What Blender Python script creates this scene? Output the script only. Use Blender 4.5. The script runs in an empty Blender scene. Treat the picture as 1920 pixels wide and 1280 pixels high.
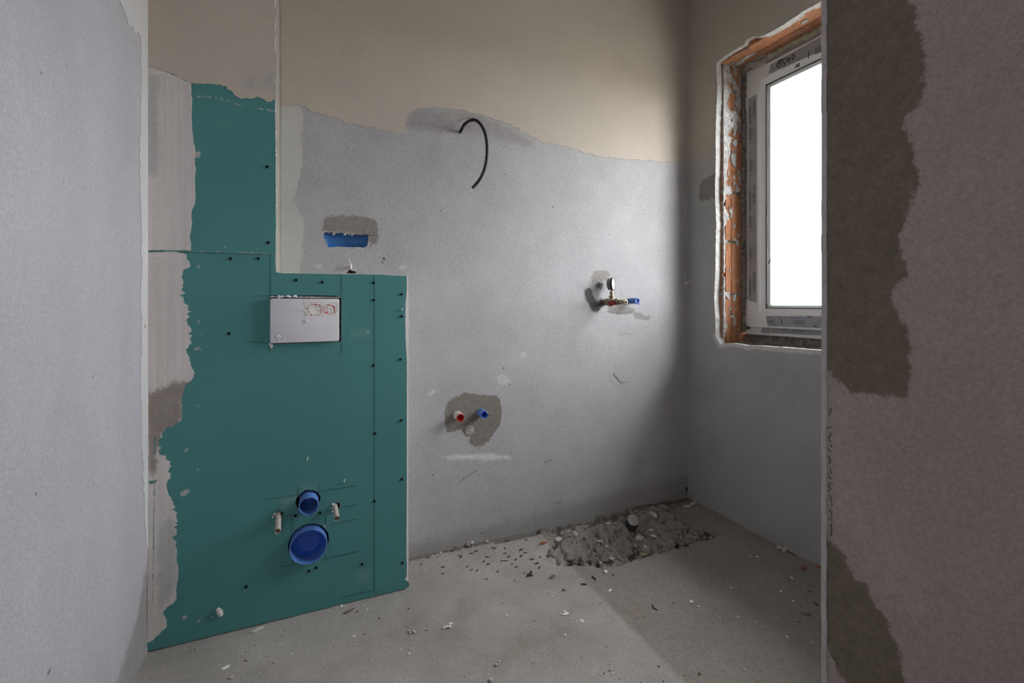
import bpy, bmesh, math, random
import numpy as np
from mathutils import Vector, Matrix

S = bpy.context.scene
COL = S.collection
R = math.radians

# ---------------------------------------------------------------- camera, sky, exposure
EYE = 1.0
YAW = math.atan((960 - 583) / 866.0)
cam_d = bpy.data.cameras.new('camera')
cam = bpy.data.objects.new('camera', cam_d)
COL.objects.link(cam)
cam.location = (0, 0, EYE)
cam.rotation_euler = (R(90), 0, -YAW)
cam_d.sensor_width = 36
cam_d.lens = 36 * 866 / 1920
cam_d.shift_y = -71 / 1920
cam_d.clip_start = 0.01
S.camera = cam

SKY_STRENGTH = 25.0
world = bpy.data.worlds.new('overcast_sky')
S.world = world
world.use_nodes = True
bg = world.node_tree.nodes['Background']
bg.inputs['Color'].default_value = (1.0, 0.955, 0.98, 1)
bg.inputs['Strength'].default_value = SKY_STRENGTH
pd = bpy.data.lights.new('window_portal', 'AREA')          # sampling guide for the window, gives off no light
pd.shape = 'RECTANGLE'; pd.size = 1.3; pd.size_y = 1.1
pd.cycles.is_portal = True
po = bpy.data.objects.new('window_portal', pd)
COL.objects.link(po)
po.location = (2.02, 1.12, 1.49)
po.rotation_euler = (0, R(90), 0)
pd2 = bpy.data.lights.new('rear_portal', 'AREA'); pd2.shape = 'RECTANGLE'; pd2.size = 0.13; pd2.size_y = 1.0; pd2.cycles.is_portal = True
po2 = bpy.data.objects.new('rear_portal', pd2); COL.objects.link(po2); po2.location = (-0.155, -1.21, 1.45); po2.rotation_euler = (R(90), 0, 0)

S.view_settings.view_transform = 'Standard'
S.view_settings.look = 'None'
S.view_settings.gamma = 1
S.view_settings.exposure = 0.0
S.view_settings.use_curve_mapping = False
S.cycles.max_bounces = 14
S.cycles.diffuse_bounces = 10
S.cycles.sample_clamp_indirect = 6
S.cycles.use_denoising = True

# ---------------------------------------------------------------- the room, in metres
DW, DB = 1.822, 1.63        # back wall, plasterboard casing (depth from the camera)
XL, XR, XP = -0.43, 1.78, 0.85   # left wall, window wall, partition
YP = 0.541                  # end of the partition
YR = -1.1                   # wall behind the camera
ZC = 2.6
XC = -0.101                 # right edge of the tall part of the casing
rnd = random.Random(7)


# ---------------------------------------------------------------- numeric noise and outlines
def vn(x, y, s=0):
    xi = np.floor(x).astype(np.int64); yi = np.floor(y).astype(np.int64)
    fx = x - xi; fy = y - yi
    fx = fx * fx * (3 - 2 * fx); fy = fy * fy * (3 - 2 * fy)

    def h(a, b):
        n = (a * 374761393 + b * 668265263 + s * 144269504) & 0xffffffff
        n = ((n ^ (n >> 13)) * 1274126177) & 0xffffffff
        return ((n ^ (n >> 16)) & 0xffff) / 32768.0 - 1.0
    return (h(xi, yi) * (1 - fx) + h(xi + 1, yi) * fx) * (1 - fy) + (h(xi, yi + 1) * (1 - fx) + h(xi + 1, yi + 1) * fx) * fy


def fbm(U, V, f, s=0, o=4):
    r = 0; a = 0.5
    for k in range(o):
        r = r + a * vn(U * f, V * f, s + k); f *= 2.03; a *= 0.55
    return r


def poly_sd(pts):
    P = [(float(a), float(b)) for a, b in pts]

    def f(U, V):
        d = np.full(U.shape, 1e9); ins = np.zeros(U.shape, bool)
        for (ax, ay), (bx, by) in zip(P, P[1:] + P[:1]):
            ex, ey = bx - ax, by - ay
            wx, wy = U - ax, V - ay
            t = np.clip((wx * ex + wy * ey) / (ex * ex + ey * ey + 1e-12), 0, 1)
            d = np.minimum(d, (wx - ex * t) ** 2 + (wy - ey * t) ** 2)
            c1 = (ay > V) != (by > V)
            if ay != by:
                ins ^= c1 & (U < ax + (V - ay) * ex / ey)
        d = np.sqrt(d)
        return np.where(ins, -d, d)
    return f


def spiky(f, seed):
    return lambda U, V: f(U, V) + 0.007 * fbm(U, V, 45, seed, 3) + 0.014 * fbm(U * 0.22, V, 170, seed + 5, 2) * np.clip(0.35 + 1.6 * fbm(U * 0.2, V, 9, seed + 9, 2), 0.05, 1)


def line_sd(*lines):
    def f(U, V):
        d = np.full(U.shape, 1e9)
        for pts in lines:
            for (ax, ay), (bx, by) in zip(pts, pts[1:]):
                ex, ey = bx - ax, by - ay
                wx, wy = U - ax, V - ay
                t = np.clip((wx * ex + wy * ey) / (ex * ex + ey * ey + 1e-12), 0, 1)
                d = np.minimum(d, (wx - ex * t) ** 2 + (wy - ey * t) ** 2)
        return np.sqrt(d)
    return f


def sd_union(*fs):
    return lambda U, V: np.minimum.reduce([f(U, V) for f in fs])


def circ(c, r):
    return lambda U, V: np.hypot(U - c[0], V - c[1]) - r


def rough(f, amp, freq, seed=0, o=4):
    return lambda U, V: f(U, V) + amp * fbm(U, V, freq, seed, o)


# ---------------------------------------------------------------- object helpers
def link(o, parent=None):
    COL.objects.link(o)
    if parent is not None:
        o.parent = parent
    return o


def tag(o, label=None, cat=None, group=None, kind=None):
    if label: o['label'] = label
    if cat: o['category'] = cat
    if group: o['group'] = group
    if kind: o['kind'] = kind
    return o


def thing(name, label, cat, loc, group=None):
    o = bpy.data.objects.new(name, None)
    o.empty_display_size = 0.05
    o.location = loc
    link(o)
    return tag(o, label, cat, group)


def base_of(o):
    v = Vector((0, 0, 0))
    while o is not None:
        v = v + o.location; o = o.parent
    return v


class Geo:
    def __init__(s): s.v, s.f, s.m = [], [], []

    def add(s, vs, fs, mi=0):
        n = len(s.v)
        s.v += [tuple(v) for v in vs]
        s.f += [tuple(i + n for i in f) for f in fs]
        s.m += [mi] * len(fs)
        return s

    def box(s, a, b, mi=0):
        (x0, y0, z0), (x1, y1, z1) = a, b
        return s.add([(x0, y0, z0), (x1, y0, z0), (x1, y1, z0), (x0, y1, z0), (x0, y0, z1), (x1, y0, z1), (x1, y1, z1), (x0, y1, z1)],
                     [(3, 2, 1, 0), (4, 5, 6, 7), (0, 1, 5, 4), (1, 2, 6, 5), (2, 3, 7, 6), (3, 0, 4, 7)], mi)

    def rings(s, rings, mi=0, cap0=True, cap1=True):
        n = len(rings[0]); vs = [p for r in rings for p in r]; fs = []
        for k in range(len(rings) - 1):
            for j in range(n):
                a = k * n + j; b = k * n + (j + 1) % n
                fs.append((a, b, b + n, a + n))
        if cap0: fs.append(tuple(range(n))[::-1])
        if cap1: fs.append(tuple((len(rings) - 1) * n + j for j in range(n)))
        return s.add(vs, fs, mi)

    def tube(s, pts, r, seg=10, mi=0, cap0=True, cap1=True):
        pts = [Vector(p) for p in pts]; out = []
        up = None
        for k, p in enumerate(pts):
            t = (pts[min(k + 1, len(pts) - 1)] - pts[max(k - 1, 0)]).normalized()
            if up is None:
                up = t.orthogonal().normalized()
            up = (up - t * up.dot(t)).normalized()
            w = t.cross(up)
            rr = r[k] if isinstance(r, (list, tuple)) else r
            out.append([p + (up * math.cos(a) + w * math.sin(a)) * rr for a in [2 * math.pi * j / seg for j in range(seg)]])
        return s.rings(out, mi, cap0, cap1)

    def lathe(s, prof, o, axis, seg=20, mi=0, cap0=False, cap1=False, wob=0):
        ax = Vector(axis).normalized(); u = ax.orthogonal().normalized(); w = ax.cross(u); o = Vector(o)
        rr = [[1 + wob * rnd.uniform(-1, 1) for _ in range(seg)]] * len(prof)
        return s.rings([[o + ax * h + (u * math.cos(2 * math.pi * j / seg) + w * math.sin(2 * math.pi * j / seg)) * r * rr[k][j]
                         for j in range(seg)] for k, (r, h) in enumerate(prof)], mi, cap0, cap1)

    def prism(s, poly, place, w0, w1, mi=0):
        n = len(poly)
        area = sum(a[0] * b[1] - b[0] * a[1] for a, b in zip(poly, poly[1:] + poly[:1]))
        if area < 0: poly = poly[::-1]
        return s.add([place(u, v, w0) for u, v in poly] + [place(u, v, w1) for u, v in poly],
                     [tuple(range(n))[::-1], tuple(range(n, 2 * n))] + [(j, (j + 1) % n, (j + 1) % n + n, j + n) for j in range(n)], mi)

    def stroke(s, pts, place, wid, w0, w1, mi=0):
        for (ax, ay), (bx, by) in zip(pts, pts[1:]):
            L = math.hypot(bx - ax, by - ay) or 1e-6
            dx, dy = (bx - ax) / L, (by - ay) / L
            nx, ny = -dy * wid / 2, dx * wid / 2
            e = wid * 0.25
            s.prism([(ax - dx * e + nx, ay - dy * e + ny), (ax - dx * e - nx, ay - dy * e - ny), (bx + dx * e - nx, by + dy * e - ny), (bx + dx * e + nx, by + dy * e + ny)], place, w0, w1, mi)
        return s


def mesh_of(name, vs, fs, mis, mats, smooth=False):
    me = bpy.data.meshes.new(name)
    me.from_pydata(vs, [], fs)
    for m in mats: me.materials.append(m)
    if mis is not None and any(mis): me.polygons.foreach_set('material_index', mis)
    if smooth: me.polygons.foreach_set('use_smooth', [True] * len(fs))
    me.update()
    return me


def make(name, g, mats, parent=None, base=None, smooth=False, bevel=0, seg=2):
    """one mesh object; vertices are given in world coordinates"""
    if not isinstance(mats, (list, tuple)): mats = [mats]
    b = base_of(parent) if parent is not None else Vector(base or (0, 0, 0))
    me = mesh_of(name, [tuple(Vector(v) - b) for v in g.v], g.f, g.m, mats, smooth)
    if smooth:
        bm = bmesh.new(); bm.from_mesh(me)
        bmesh.ops.recalc_face_normals(bm, faces=bm.faces)
        bm.to_mesh(me); bm.free()
        me.set_sharp_from_angle(angle=R(38))
    o = bpy.data.objects.new(name, me)
    link(o, parent)
    if parent is None: o.location = b
    if bevel:
        m = o.modifiers.new('bevel', 'BEVEL'); m.width = bevel; m.segments = seg; m.limit_method = 'ANGLE'; m.angle_limit = R(40)
    return o


def sheet(name, place, box, step, mats, sdf=None, w=None, thick=0, skirt=0, attrs=None, parent=None, base=None, smooth=False, extra=None):
    """a wall, board or coat: a fine grid cut along the outline sdf = 0, with its cut edge"""
    u0, u1, v0, v1 = box
    nu = int(math.ceil((u1 - u0) / step)) + 1; nv = int(math.ceil((v1 - v0) / step)) + 1
    us = np.linspace(u0, u1, nu); vs_ = np.linspace(v0, v1, nv)
    U, V = np.meshgrid(us, vs_, indexing='ij')
    D = sdf(U, V) if sdf else np.full(U.shape, -1.0)
    ins = D < 0
    idx = np.full(U.shape, -1, np.int64); idx[ins] = np.arange(ins.sum())
    pu = list(U[ins]); pv = list(V[ins])
    full = ins[:-1, :-1] & ins[1:, :-1] & ins[1:, 1:] & ins[:-1, 1:]
    some = (ins[:-1, :-1] | ins[1:, :-1] | ins[1:, 1:] | ins[:-1, 1:]) & ~full
    I, J = np.nonzero(full)
    faces = np.stack([idx[I, J], idx[I + 1, J], idx[I + 1, J + 1], idx[I, J + 1]], 1).tolist()
    cross = {}

    def cv(a, b):
        k = (a, b) if a < b else (b, a)
        if k not in cross:
            t = D[a] / (D[a] - D[b])
            t = min(max(t, 0.02), 0.98)
            pu.append(U[a] + (U[b] - U[a]) * t); pv.append(V[a] + (V[b] - V[a]) * t)
            cross[k] = len(pu) - 1
        return cross[k]
    segs = []
    for i, j in zip(*np.nonzero(some)):
        c = [(i, j), (i + 1, j), (i + 1, j + 1), (i, j + 1)]
        poly = []; tags = []
        for k in range(4):
            a, b = c[k], c[(k + 1) % 4]
            if ins[a]: poly.append(int(idx[a])); tags.append(0)
            if ins[a] != ins[b]: poly.append(cv(a, b)); tags.append(1 if ins[a] else 2)
        n = len(poly)
        for k in range(n):
            if tags[k] == 1 and tags[(k + 1) % n] == 2: segs.append((poly[k], poly[(k + 1) % n]))
        if n > 2: faces.append(poly)
    pu = np.array(pu); pv = np.array(pv)
    pw = w(pu, pv) if w else np.zeros(pu.shape)
    if np.isscalar(pw): pw = np.full(pu.shape, pw)
    n0 = len(pu); mi = [0] * len(faces)
    if thick and segs:
        back = {}
        eu, ev, ew = [], [], []
        for a, b in segs:
            q = []
            for k in (a, b):
                if k not in back:
                    back[k] = n0 + len(eu); eu.append(pu[k]); ev.append(pv[k]); ew.append(pw[k] - thick)
                q.append(back[k])
            faces.append([b, a, q[0], q[1]]); mi.append(skirt)
        pu = np.concatenate([pu, eu]); pv = np.concatenate([pv, ev]); pw = np.concatenate([pw, ew])
    P0, P1, P2, P3 = [Vector(place(*q)) for q in ((0, 0, 0), (1, 0, 0), (0, 1, 0), (0, 0, 1))]
    if (P1 - P0).cross(P2 - P0).dot(P3 - P0) < 0: faces = [f[::-1] for f in faces]
    X, Y, Z = place(pu, pv, pw)
    X, Y, Z = [np.broadcast_to(q, pu.shape) for q in (X, Y, Z)]
    b = base_of(parent) if parent is not None else Vector(base or (0, 0, 0))
    pts = np.stack([X - b.x, Y - b.y, Z - b.z], 1).tolist()
    nattr = len(pts)
    if extra:
        for quad in extra:
            k = len(pts); pts += [list(q) for q in quad]; faces.append([k, k + 1, k + 2, k + 3]); mi.append(0)
    me = mesh_of(name, pts, faces, mi, mats, smooth)
    for an, fn in (attrs or {}).items():
        val = np.full(len(pts), 1.0, np.float32); val[:nattr] = fn(pu, pv)
        at = me.attributes.new(an, 'FLOAT', 'POINT'); at.data.foreach_set('value', val)
    o = bpy.data.objects.new(name, me)
    link(o, parent)
    if parent is None: o.location = b
    return o


def pl_back(u, v, w): return (u, DW - w, v)
def pl_board(u, v, w): return (u, DB - w, v)
def pl_left(u, v, w): return (XL + w, u, v)
def pl_window(u, v, w): return (XR - w, u, v)
def pl_part(u, v, w): return (XP - w, u, v)
def pl_floor(u, v, w): return (u, v, w)
def pl_jamb(u, v, w): return (u, 1.63 - w, v)
def pl_sash(u, v, w): return (1.93 - w, u, v)
def pl_frame(u, v, w): return (1.945 - w, u, v)


# ---------------------------------------------------------------- materials
def N(nt, t, ins=None, **props):
    n = nt.nodes.new(t)
    for k, v in props.items(): setattr(n, k, v)
    for k, v in (ins or {}).items():
        if isinstance(v, bpy.types.NodeSocket): nt.links.new(v, n.inputs[k])
        else: n.inputs[k].default_value = v
    return n


def c4(c): return (c[0], c[1], c[2], 1)


def mixc(nt, f, a, b, blend='MIX'):
    return N(nt, 'ShaderNodeMix', {0: f, 6: a if not isinstance(a, tuple) else c4(a), 7: b if not isinstance(b, tuple) else c4(b)},
             data_type='RGBA', blend_type=blend).outputs[2]


def rng(nt, v, a, b, c, d, smooth=False):
    return N(nt, 'ShaderNodeMapRange', {'Value': v, 'From Min': a, 'From Max': b, 'To Min': c, 'To Max': d},
             interpolation_type='SMOOTHSTEP' if smooth else 'LINEAR').outputs[0]


def math2(nt, op, a, b):
    return N(nt, 'ShaderNodeMath', {0: a, 1: b}, operation=op).outputs[0]


def noise(nt, vec, scale, detail=4, rough_=0.55, dist=0.0):
    return N(nt, 'ShaderNodeTexNoise', {'Vector': vec, 'Scale': scale, 'Detail': detail, 'Roughness': rough_, 'Distortion': dist}).outputs[0]


def mat(name, col, rough_=0.9, mott=0.1, mscale=4.0, grain=0.0, gscale=250.0, gcol=0.0, stains=(), metal=0.0, stretch=(1, 1, 1), spec=0.3, streaks=None):
    """procedural surface: mottled colour, sandy grain as relief, stains bounded by outline attributes"""
    m = bpy.data.materials.new(name); m.use_nodes = True
    nt = m.node_tree; bs = nt.nodes['Principled BSDF']
    tc = N(nt, 'ShaderNodeTexCoord').outputs['Object']
    vec = tc
    if stretch != (1, 1, 1):
        vec = N(nt, 'ShaderNodeMapping', {'Vector': tc, 'Scale': stretch}).outputs[0]
    n1 = noise(nt, vec, mscale, 6, 0.6)
    lo = tuple(c * (1 - mott) for c in col); hi = tuple(c * (1 + mott) for c in col)
    c = mixc(nt, rng(nt, n1, 0.3, 0.7, 0, 1), lo, hi)
    if streaks:
        n3 = noise(nt, N(nt, 'ShaderNodeMapping', {'Vector': tc, 'Scale': streaks[0]}).outputs[0], 1.0, 5, 0.65)
        c = mixc(nt, rng(nt, n3, 0.42, 0.72, 0, streaks[2]), c, streaks[1])
    for (attr, scol, amp, sc, soft, op) in stains:
        at = N(nt, 'ShaderNodeAttribute', attribute_name=attr).outputs['Fac']
        nz = noise(nt, tc, sc, 6, 0.78)
        sd = math2(nt, 'ADD', at, math2(nt, 'MULTIPLY', math2(nt, 'SUBTRACT', nz, 0.5), amp))
        f = rng(nt, sd, -soft, soft, op, 0, True)
        nm = noise(nt, tc, 45.0, 4, 0.7)
        sc2 = mixc(nt, rng(nt, nm, 0.3, 0.7, 0, 1), tuple(q * 0.84 for q in scol), tuple(q * 1.16 for q in scol))
        c = mixc(nt, f, c, sc2)
    if grain or gcol:
        g1 = noise(nt, tc, gscale, 3, 0.6)
        g2 = noise(nt, tc, gscale * 0.5, 2, 0.5)
        g = math2(nt, 'ADD', math2(nt, 'MULTIPLY', g1, 0.75), math2(nt, 'MULTIPLY', g2, 0.25))
        if gcol:
            k = rng(nt, g, 0.32, 0.68, 1 - gcol, 1 + gcol * 0.6)
            kk = N(nt, 'ShaderNodeCombineColor', {0: k, 1: k, 2: k}).outputs[0]
            c = mixc(nt, 1.0, c, kk, 'MULTIPLY')
        if grain:
            b = N(nt, 'ShaderNodeBump', {'Strength': 0.9, 'Distance': grain, 'Height': g})
            nt.links.new(b.outputs[0], bs.inputs['Normal'])
    nt.links.new(c, bs.inputs['Base Color'])
    bs.inputs['Roughness'].default_value = rough_
    bs.inputs['Metallic'].default_value = metal
    bs.inputs['Specular IOR Level'].default_value = spec
    return m


WET = (0.17, 0.152, 0.13)
M = {}
M['plaster_back'] = mat('grey_sand_plaster', (0.40, 0.395, 0.40), 0.95, 0.07, 5, 0.0028, 240, 0.17, [
    ('wet_box', (0.21, 0.19, 0.165), 0.045, 70, 0.004, 0.85), ('wet_tap', (0.19, 0.172, 0.15), 0.036, 60, 0.003, 0.95),
    ('wet_valve', (0.22, 0.205, 0.18), 0.03, 55, 0.005, 0.75), ('soot', (0.045, 0.043, 0.04), 0.055, 110, 0.003, 0.85),
    ('damp_cable', (0.31, 0.285, 0.28), 0.05, 20, 0.02, 0.7),
    ('smear', (0.66, 0.64, 0.62), 0.03, 25, 0.010, 0.85), ('scrape', (0.56, 0.55, 0.53), 0.02, 80, 0.003, 0.7),
    ('base_dirt', (0.24, 0.225, 0.21), 0.09, 12, 0.03, 0.5)], spec=0.2)
M['plaster_window'] = mat('grey_sand_plaster_window_wall', (0.40, 0.395, 0.385), 0.95, 0.07, 5, 0.0024, 240, 0.13, [
    ('wet_patch', (0.22, 0.20, 0.175), 0.03, 45, 0.004, 0.85), ('pale_rim', (0.66, 0.65, 0.63), 0.03, 35, 0.004, 0.8)], spec=0.2)
M['plaster_left'] = mat('pale_grey_sand_plaster', (0.45, 0.435, 0.465), 0.95, 0.07, 4, 0.0028, 170, 0.13, [
    ('low_dirt', (0.25, 0.235, 0.22), 0.08, 14, 0.02, 0.75), ('nick', (0.16, 0.13, 0.10), 0.004, 140, 0.0015, 0.9)], spec=0.2, stretch=(1, 1, 0.5))
M['plaster_partition'] = mat('brownish_grey_plaster', (0.43, 0.373, 0.348), 0.95, 0.07, 3.5, 0.0024, 210, 0.16, [
    ('wet', (0.205, 0.170, 0.128), 0.04, 42, 0.003, 0.97),
    ('pale', (0.47, 0.415, 0.39), 0.10, 10, 0.03, 0.6)], spec=0.15)
M['cream'] = mat('cream_skim_plaster', (0.46, 0.412, 0.352), 0.9, 0.05, 3, 0.0007, 160, 0.05, spec=0.25)
M['cream_column'] = mat('cream_skim_plaster_on_board', (0.46, 0.405, 0.345), 0.9, 0.05, 3, 0.0006, 160, 0.05,
                        [('grey_smear', (0.36, 0.36, 0.355), 0.08, 16, 0.02, 0.7)], spec=0.25)
M['cream_left'] = mat('pale_skim_plaster_corner', (0.56, 0.55, 0.55), 0.9, 0.04, 3, 0.0007, 160, 0.05, [('nick', (0.24, 0.17, 0.11), 0.004, 140, 0.0015, 0.9)], spec=0.25)
M['filler_pale'] = mat('pale_joint_plaster', (0.48, 0.48, 0.455), 0.9, 0.05, 6, 0.0008, 120, 0.06, spec=0.25)
M['filler'] = mat('grey_joint_filler', (0.58, 0.545, 0.52), 0.85, 0.08, 5, 0.0006, 120, 0.06, [
    ('damp', (0.22, 0.185, 0.165), 0.05, 25, 0.008, 0.85), ('bare', (0.05, 0.18, 0.18), 0.004, 60, 0.001, 0.9),
    ('thin', (0.30, 0.33, 0.32), 0.05, 20, 0.01, 0.5)], spec=0.3, streaks=((60, 60, 1.2), (0.38, 0.37, 0.37), 0.45))
M['side_dimmed'] = mat('skim_plaster_dimmed', (0.36, 0.335, 0.295), 0.95, 0.08, 8, 0.0008, 150, 0.08)  # skim on the casing's return, colour darkened to offset the window light on it
M['scratch'] = mat('dark_scratch', (0.11, 0.10, 0.09), 0.95, 0.3, 90)
M['edge_white'] = mat('broken_white_plaster_edge', (0.45, 0.44, 0.425), 0.95, 0.15, 30, 0.004, 120, 0.2, spec=0.2)
M['gypsum'] = mat('gypsum_core', (0.72, 0.69, 0.67), 0.95, 0.08, 60, 0.001, 200, 0.1, spec=0.2)
M['green'] = mat('green_board_paper', (0.064, 0.212, 0.208), 0.75, 0.06, 3, 0.0003, 300, 0.06, [
    ('dust', (0.16, 0.28, 0.265), 0.06, 14, 0.02, 0.45), ('dab', (0.42, 0.41, 0.39), 0.006, 150, 0.0018, 0.85)], spec=0.3)
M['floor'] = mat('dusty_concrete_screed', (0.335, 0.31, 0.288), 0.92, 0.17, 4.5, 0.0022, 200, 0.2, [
    ('joint', (0.13, 0.12, 0.11), 0.003, 60, 0.0015, 0.6), ('brown', (0.23, 0.185, 0.15), 0.16, 9, 0.05, 0.45),
    ('dark_zone', (0.20, 0.172, 0.152), 0.03, 20, 0.012, 0.6),  # browner slab right of the joint, darkened further where window light falls short
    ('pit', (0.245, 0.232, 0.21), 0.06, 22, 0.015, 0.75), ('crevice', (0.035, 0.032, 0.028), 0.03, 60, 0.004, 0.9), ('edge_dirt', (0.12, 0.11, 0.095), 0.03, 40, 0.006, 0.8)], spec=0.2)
M['ceiling'] = mat('grey_ceiling_plaster', (0.42, 0.40, 0.37), 0.95, 0.05, 3, 0.001, 200, 0.06)
M['brick'] = mat('orange_clay_block', (0.37, 0.16, 0.08), 0.9, 0.22, 22, 0.0012, 150, 0.2, spec=0.25, streaks=((50, 50, 6), (0.42, 0.23, 0.14), 0.6))
M['brick_dark'] = mat('dark_clay_cell', (0.16, 0.075, 0.045), 0.95, 0.3, 40, 0.002, 90, 0.3)
M['mortar'] = mat('grey_brown_mortar', (0.23, 0.21, 0.175), 0.95, 0.3, 40, 0.006, 70, 0.45)
M['smear'] = mat('white_plaster_smear', (0.43, 0.42, 0.405), 0.95, 0.25, 30, 0.004, 90, 0.3)
M['foam'] = mat('grey_yellow_foam', (0.40, 0.37, 0.27), 0.95, 0.25, 40, 0.006, 70, 0.3)
M['pvc'] = mat('white_window_plastic', (0.68, 0.67, 0.66), 0.35, 0.02, 3, spec=0.5)
M['gasket'] = mat('dark_rubber_gasket', (0.02, 0.02, 0.022), 0.6, 0.1, 20)
M['film'] = mat('grey_protective_film', (0.30, 0.30, 0.315), 0.45, 0.06, 30, spec=0.4)
M['film_print'] = mat('grey_film_print', (0.205, 0.205, 0.22), 0.5, 0.2, 160)
M['ink'] = mat('black_ink', (0.045, 0.045, 0.055), 0.6, 0.1, 40)
M['paper_label'] = mat('torn_paper_label', (0.42, 0.37, 0.33), 0.8, 0.2, 90)
M['white_plastic'] = mat('white_plastic', (0.60, 0.59, 0.625), 0.45, 0.05, 9, 0.0002, 200, 0.03, spec=0.45)
M['sticker'] = mat('white_sticker', (0.78, 0.75, 0.73), 0.5, 0.03, 20)
M['line_grey'] = mat('grey_print', (0.22, 0.215, 0.215), 0.6, 0.05, 20)
M['pencil'] = mat('pencil_on_green', (0.022, 0.07, 0.07), 0.7, 0.2, 60)
M['line_red'] = mat('red_print', (0.50, 0.045, 0.03), 0.6, 0.1, 40)
M['blue'] = mat('blue_plastic', (0.02, 0.10, 0.46), 0.4, 0.1, 20, spec=0.5)
M['blue_dusty'] = mat('dusty_blue_plastic', (0.09, 0.20, 0.50), 0.6, 0.25, 40)
M['blue_box'] = mat('blue_box_plastic', (0.05, 0.20, 0.50), 0.5, 0.2, 30, 0.0004, 200, 0.2)
M['red'] = mat('red_plastic', (0.48, 0.012, 0.012), 0.4, 0.1, 40, spec=0.5)
M['red_metal'] = mat('red_painted_lever', (0.28, 0.03, 0.025), 0.5, 0.3, 120)
M['brass'] = mat('dull_brass', (0.32, 0.27, 0.19), 0.45, 0.3, 90, 0.0006, 150, 0.2, metal=0.75)
M['grey_metal'] = mat('grey_brown_gauge_case', (0.20, 0.185, 0.16), 0.5, 0.25, 70, metal=0.3)
M['dial'] = mat('white_dial', (0.85, 0.86, 0.88), 0.3, 0.02, 10)
M['black'] = mat('black_plastic', (0.012, 0.012, 0.013), 0.5, 0.2, 50)
M['void'] = mat('dark_hole', (0.008, 0.008, 0.008), 1.0, 0.1, 50)
M['cable'] = mat('black_cable_with_plaster_specks', (0.014, 0.014, 0.016), 0.5, 0.2, 60, stains=(), spec=0.4, streaks=((90, 90, 90), (0.30, 0.29, 0.28), 0.0))
M['sleeve'] = mat('grubby_white_sleeve', (0.50, 0.45, 0.40), 0.8, 0.2, 90, 0.001, 200, 0.2)
M['chip_pale'] = mat('pale_plaster_crumb', (0.56, 0.53, 0.49), 0.95, 0.15, 60, 0.001, 200, 0.15)
M['chip_white'] = mat('white_plaster_chip', (0.74, 0.72, 0.69), 0.9, 0.1, 60)
M['chip_grey'] = mat('grey_screed_lump', (0.32, 0.30, 0.27), 0.95, 0.25, 50, 0.002, 150, 0.3)
M['chip_brown'] = mat('brown_crumb', (0.16, 0.11, 0.07), 0.95, 0.25, 80)
M['chip_red'] = mat('brick_red_chip', (0.27, 0.10, 0.055), 0.9, 0.2, 80)
M['chip_dark'] = mat('dark_flake', (0.055, 0.052, 0.048), 0.9, 0.3, 80)
M['chip_yellow'] = mat('yellow_foam_lump', (0.44, 0.37, 0.20), 0.9, 0.15, 40)
M['chip_green'] = mat('green_board_crumb', (0.20, 0.24, 0.10), 0.9, 0.2, 80)
M['drain_grey'] = mat('dark_grey_pipe', (0.055, 0.06, 0.07), 0.55, 0.2, 40)
M['drain_cap'] = mat('dusty_grey_cap', (0.36, 0.34, 0.33), 0.8, 0.12, 40, 0.001, 150, 0.1)
M['clear_plastic'] = mat('cloudy_plastic_scrap', (0.42, 0.42, 0.39), 0.5, 0.1, 30)
M['bead'] = mat('pale_corner_bead', (0.52, 0.50, 0.48), 0.6, 0.12, 30, 0.001, 200, 0.12)
M['ground'] = mat('outside_ground', (0.30, 0.28, 0.25), 0.95, 0.2, 0.5)

gm = bpy.data.materials.new('window_glass'); gm.use_nodes = True
nt = gm.node_tree; nt.nodes.remove(nt.nodes['Principled BSDF'])
fc = N(nt, 'ShaderNodeLayerWeight', {'Blend': 0.5}).outputs['Facing']
fr = rng(nt, math2(nt, 'POWER', fc, 5.0), 0, 1, 0.03, 0.9)
tr = N(nt, 'ShaderNodeBsdfTransparent', {'Color': (0.95, 0.97, 0.97, 1)}).outputs[0]
gl = N(nt, 'ShaderNodeBsdfGlossy', {'Roughness': 0.02}).outputs[0]
mx = N(nt, 'ShaderNodeMixShader', {0: fr, 1: tr, 2: gl}).outputs[0]
nt.links.new(mx, nt.nodes['Material Output'].inputs['Surface'])
M['glass'] = gm

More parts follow.
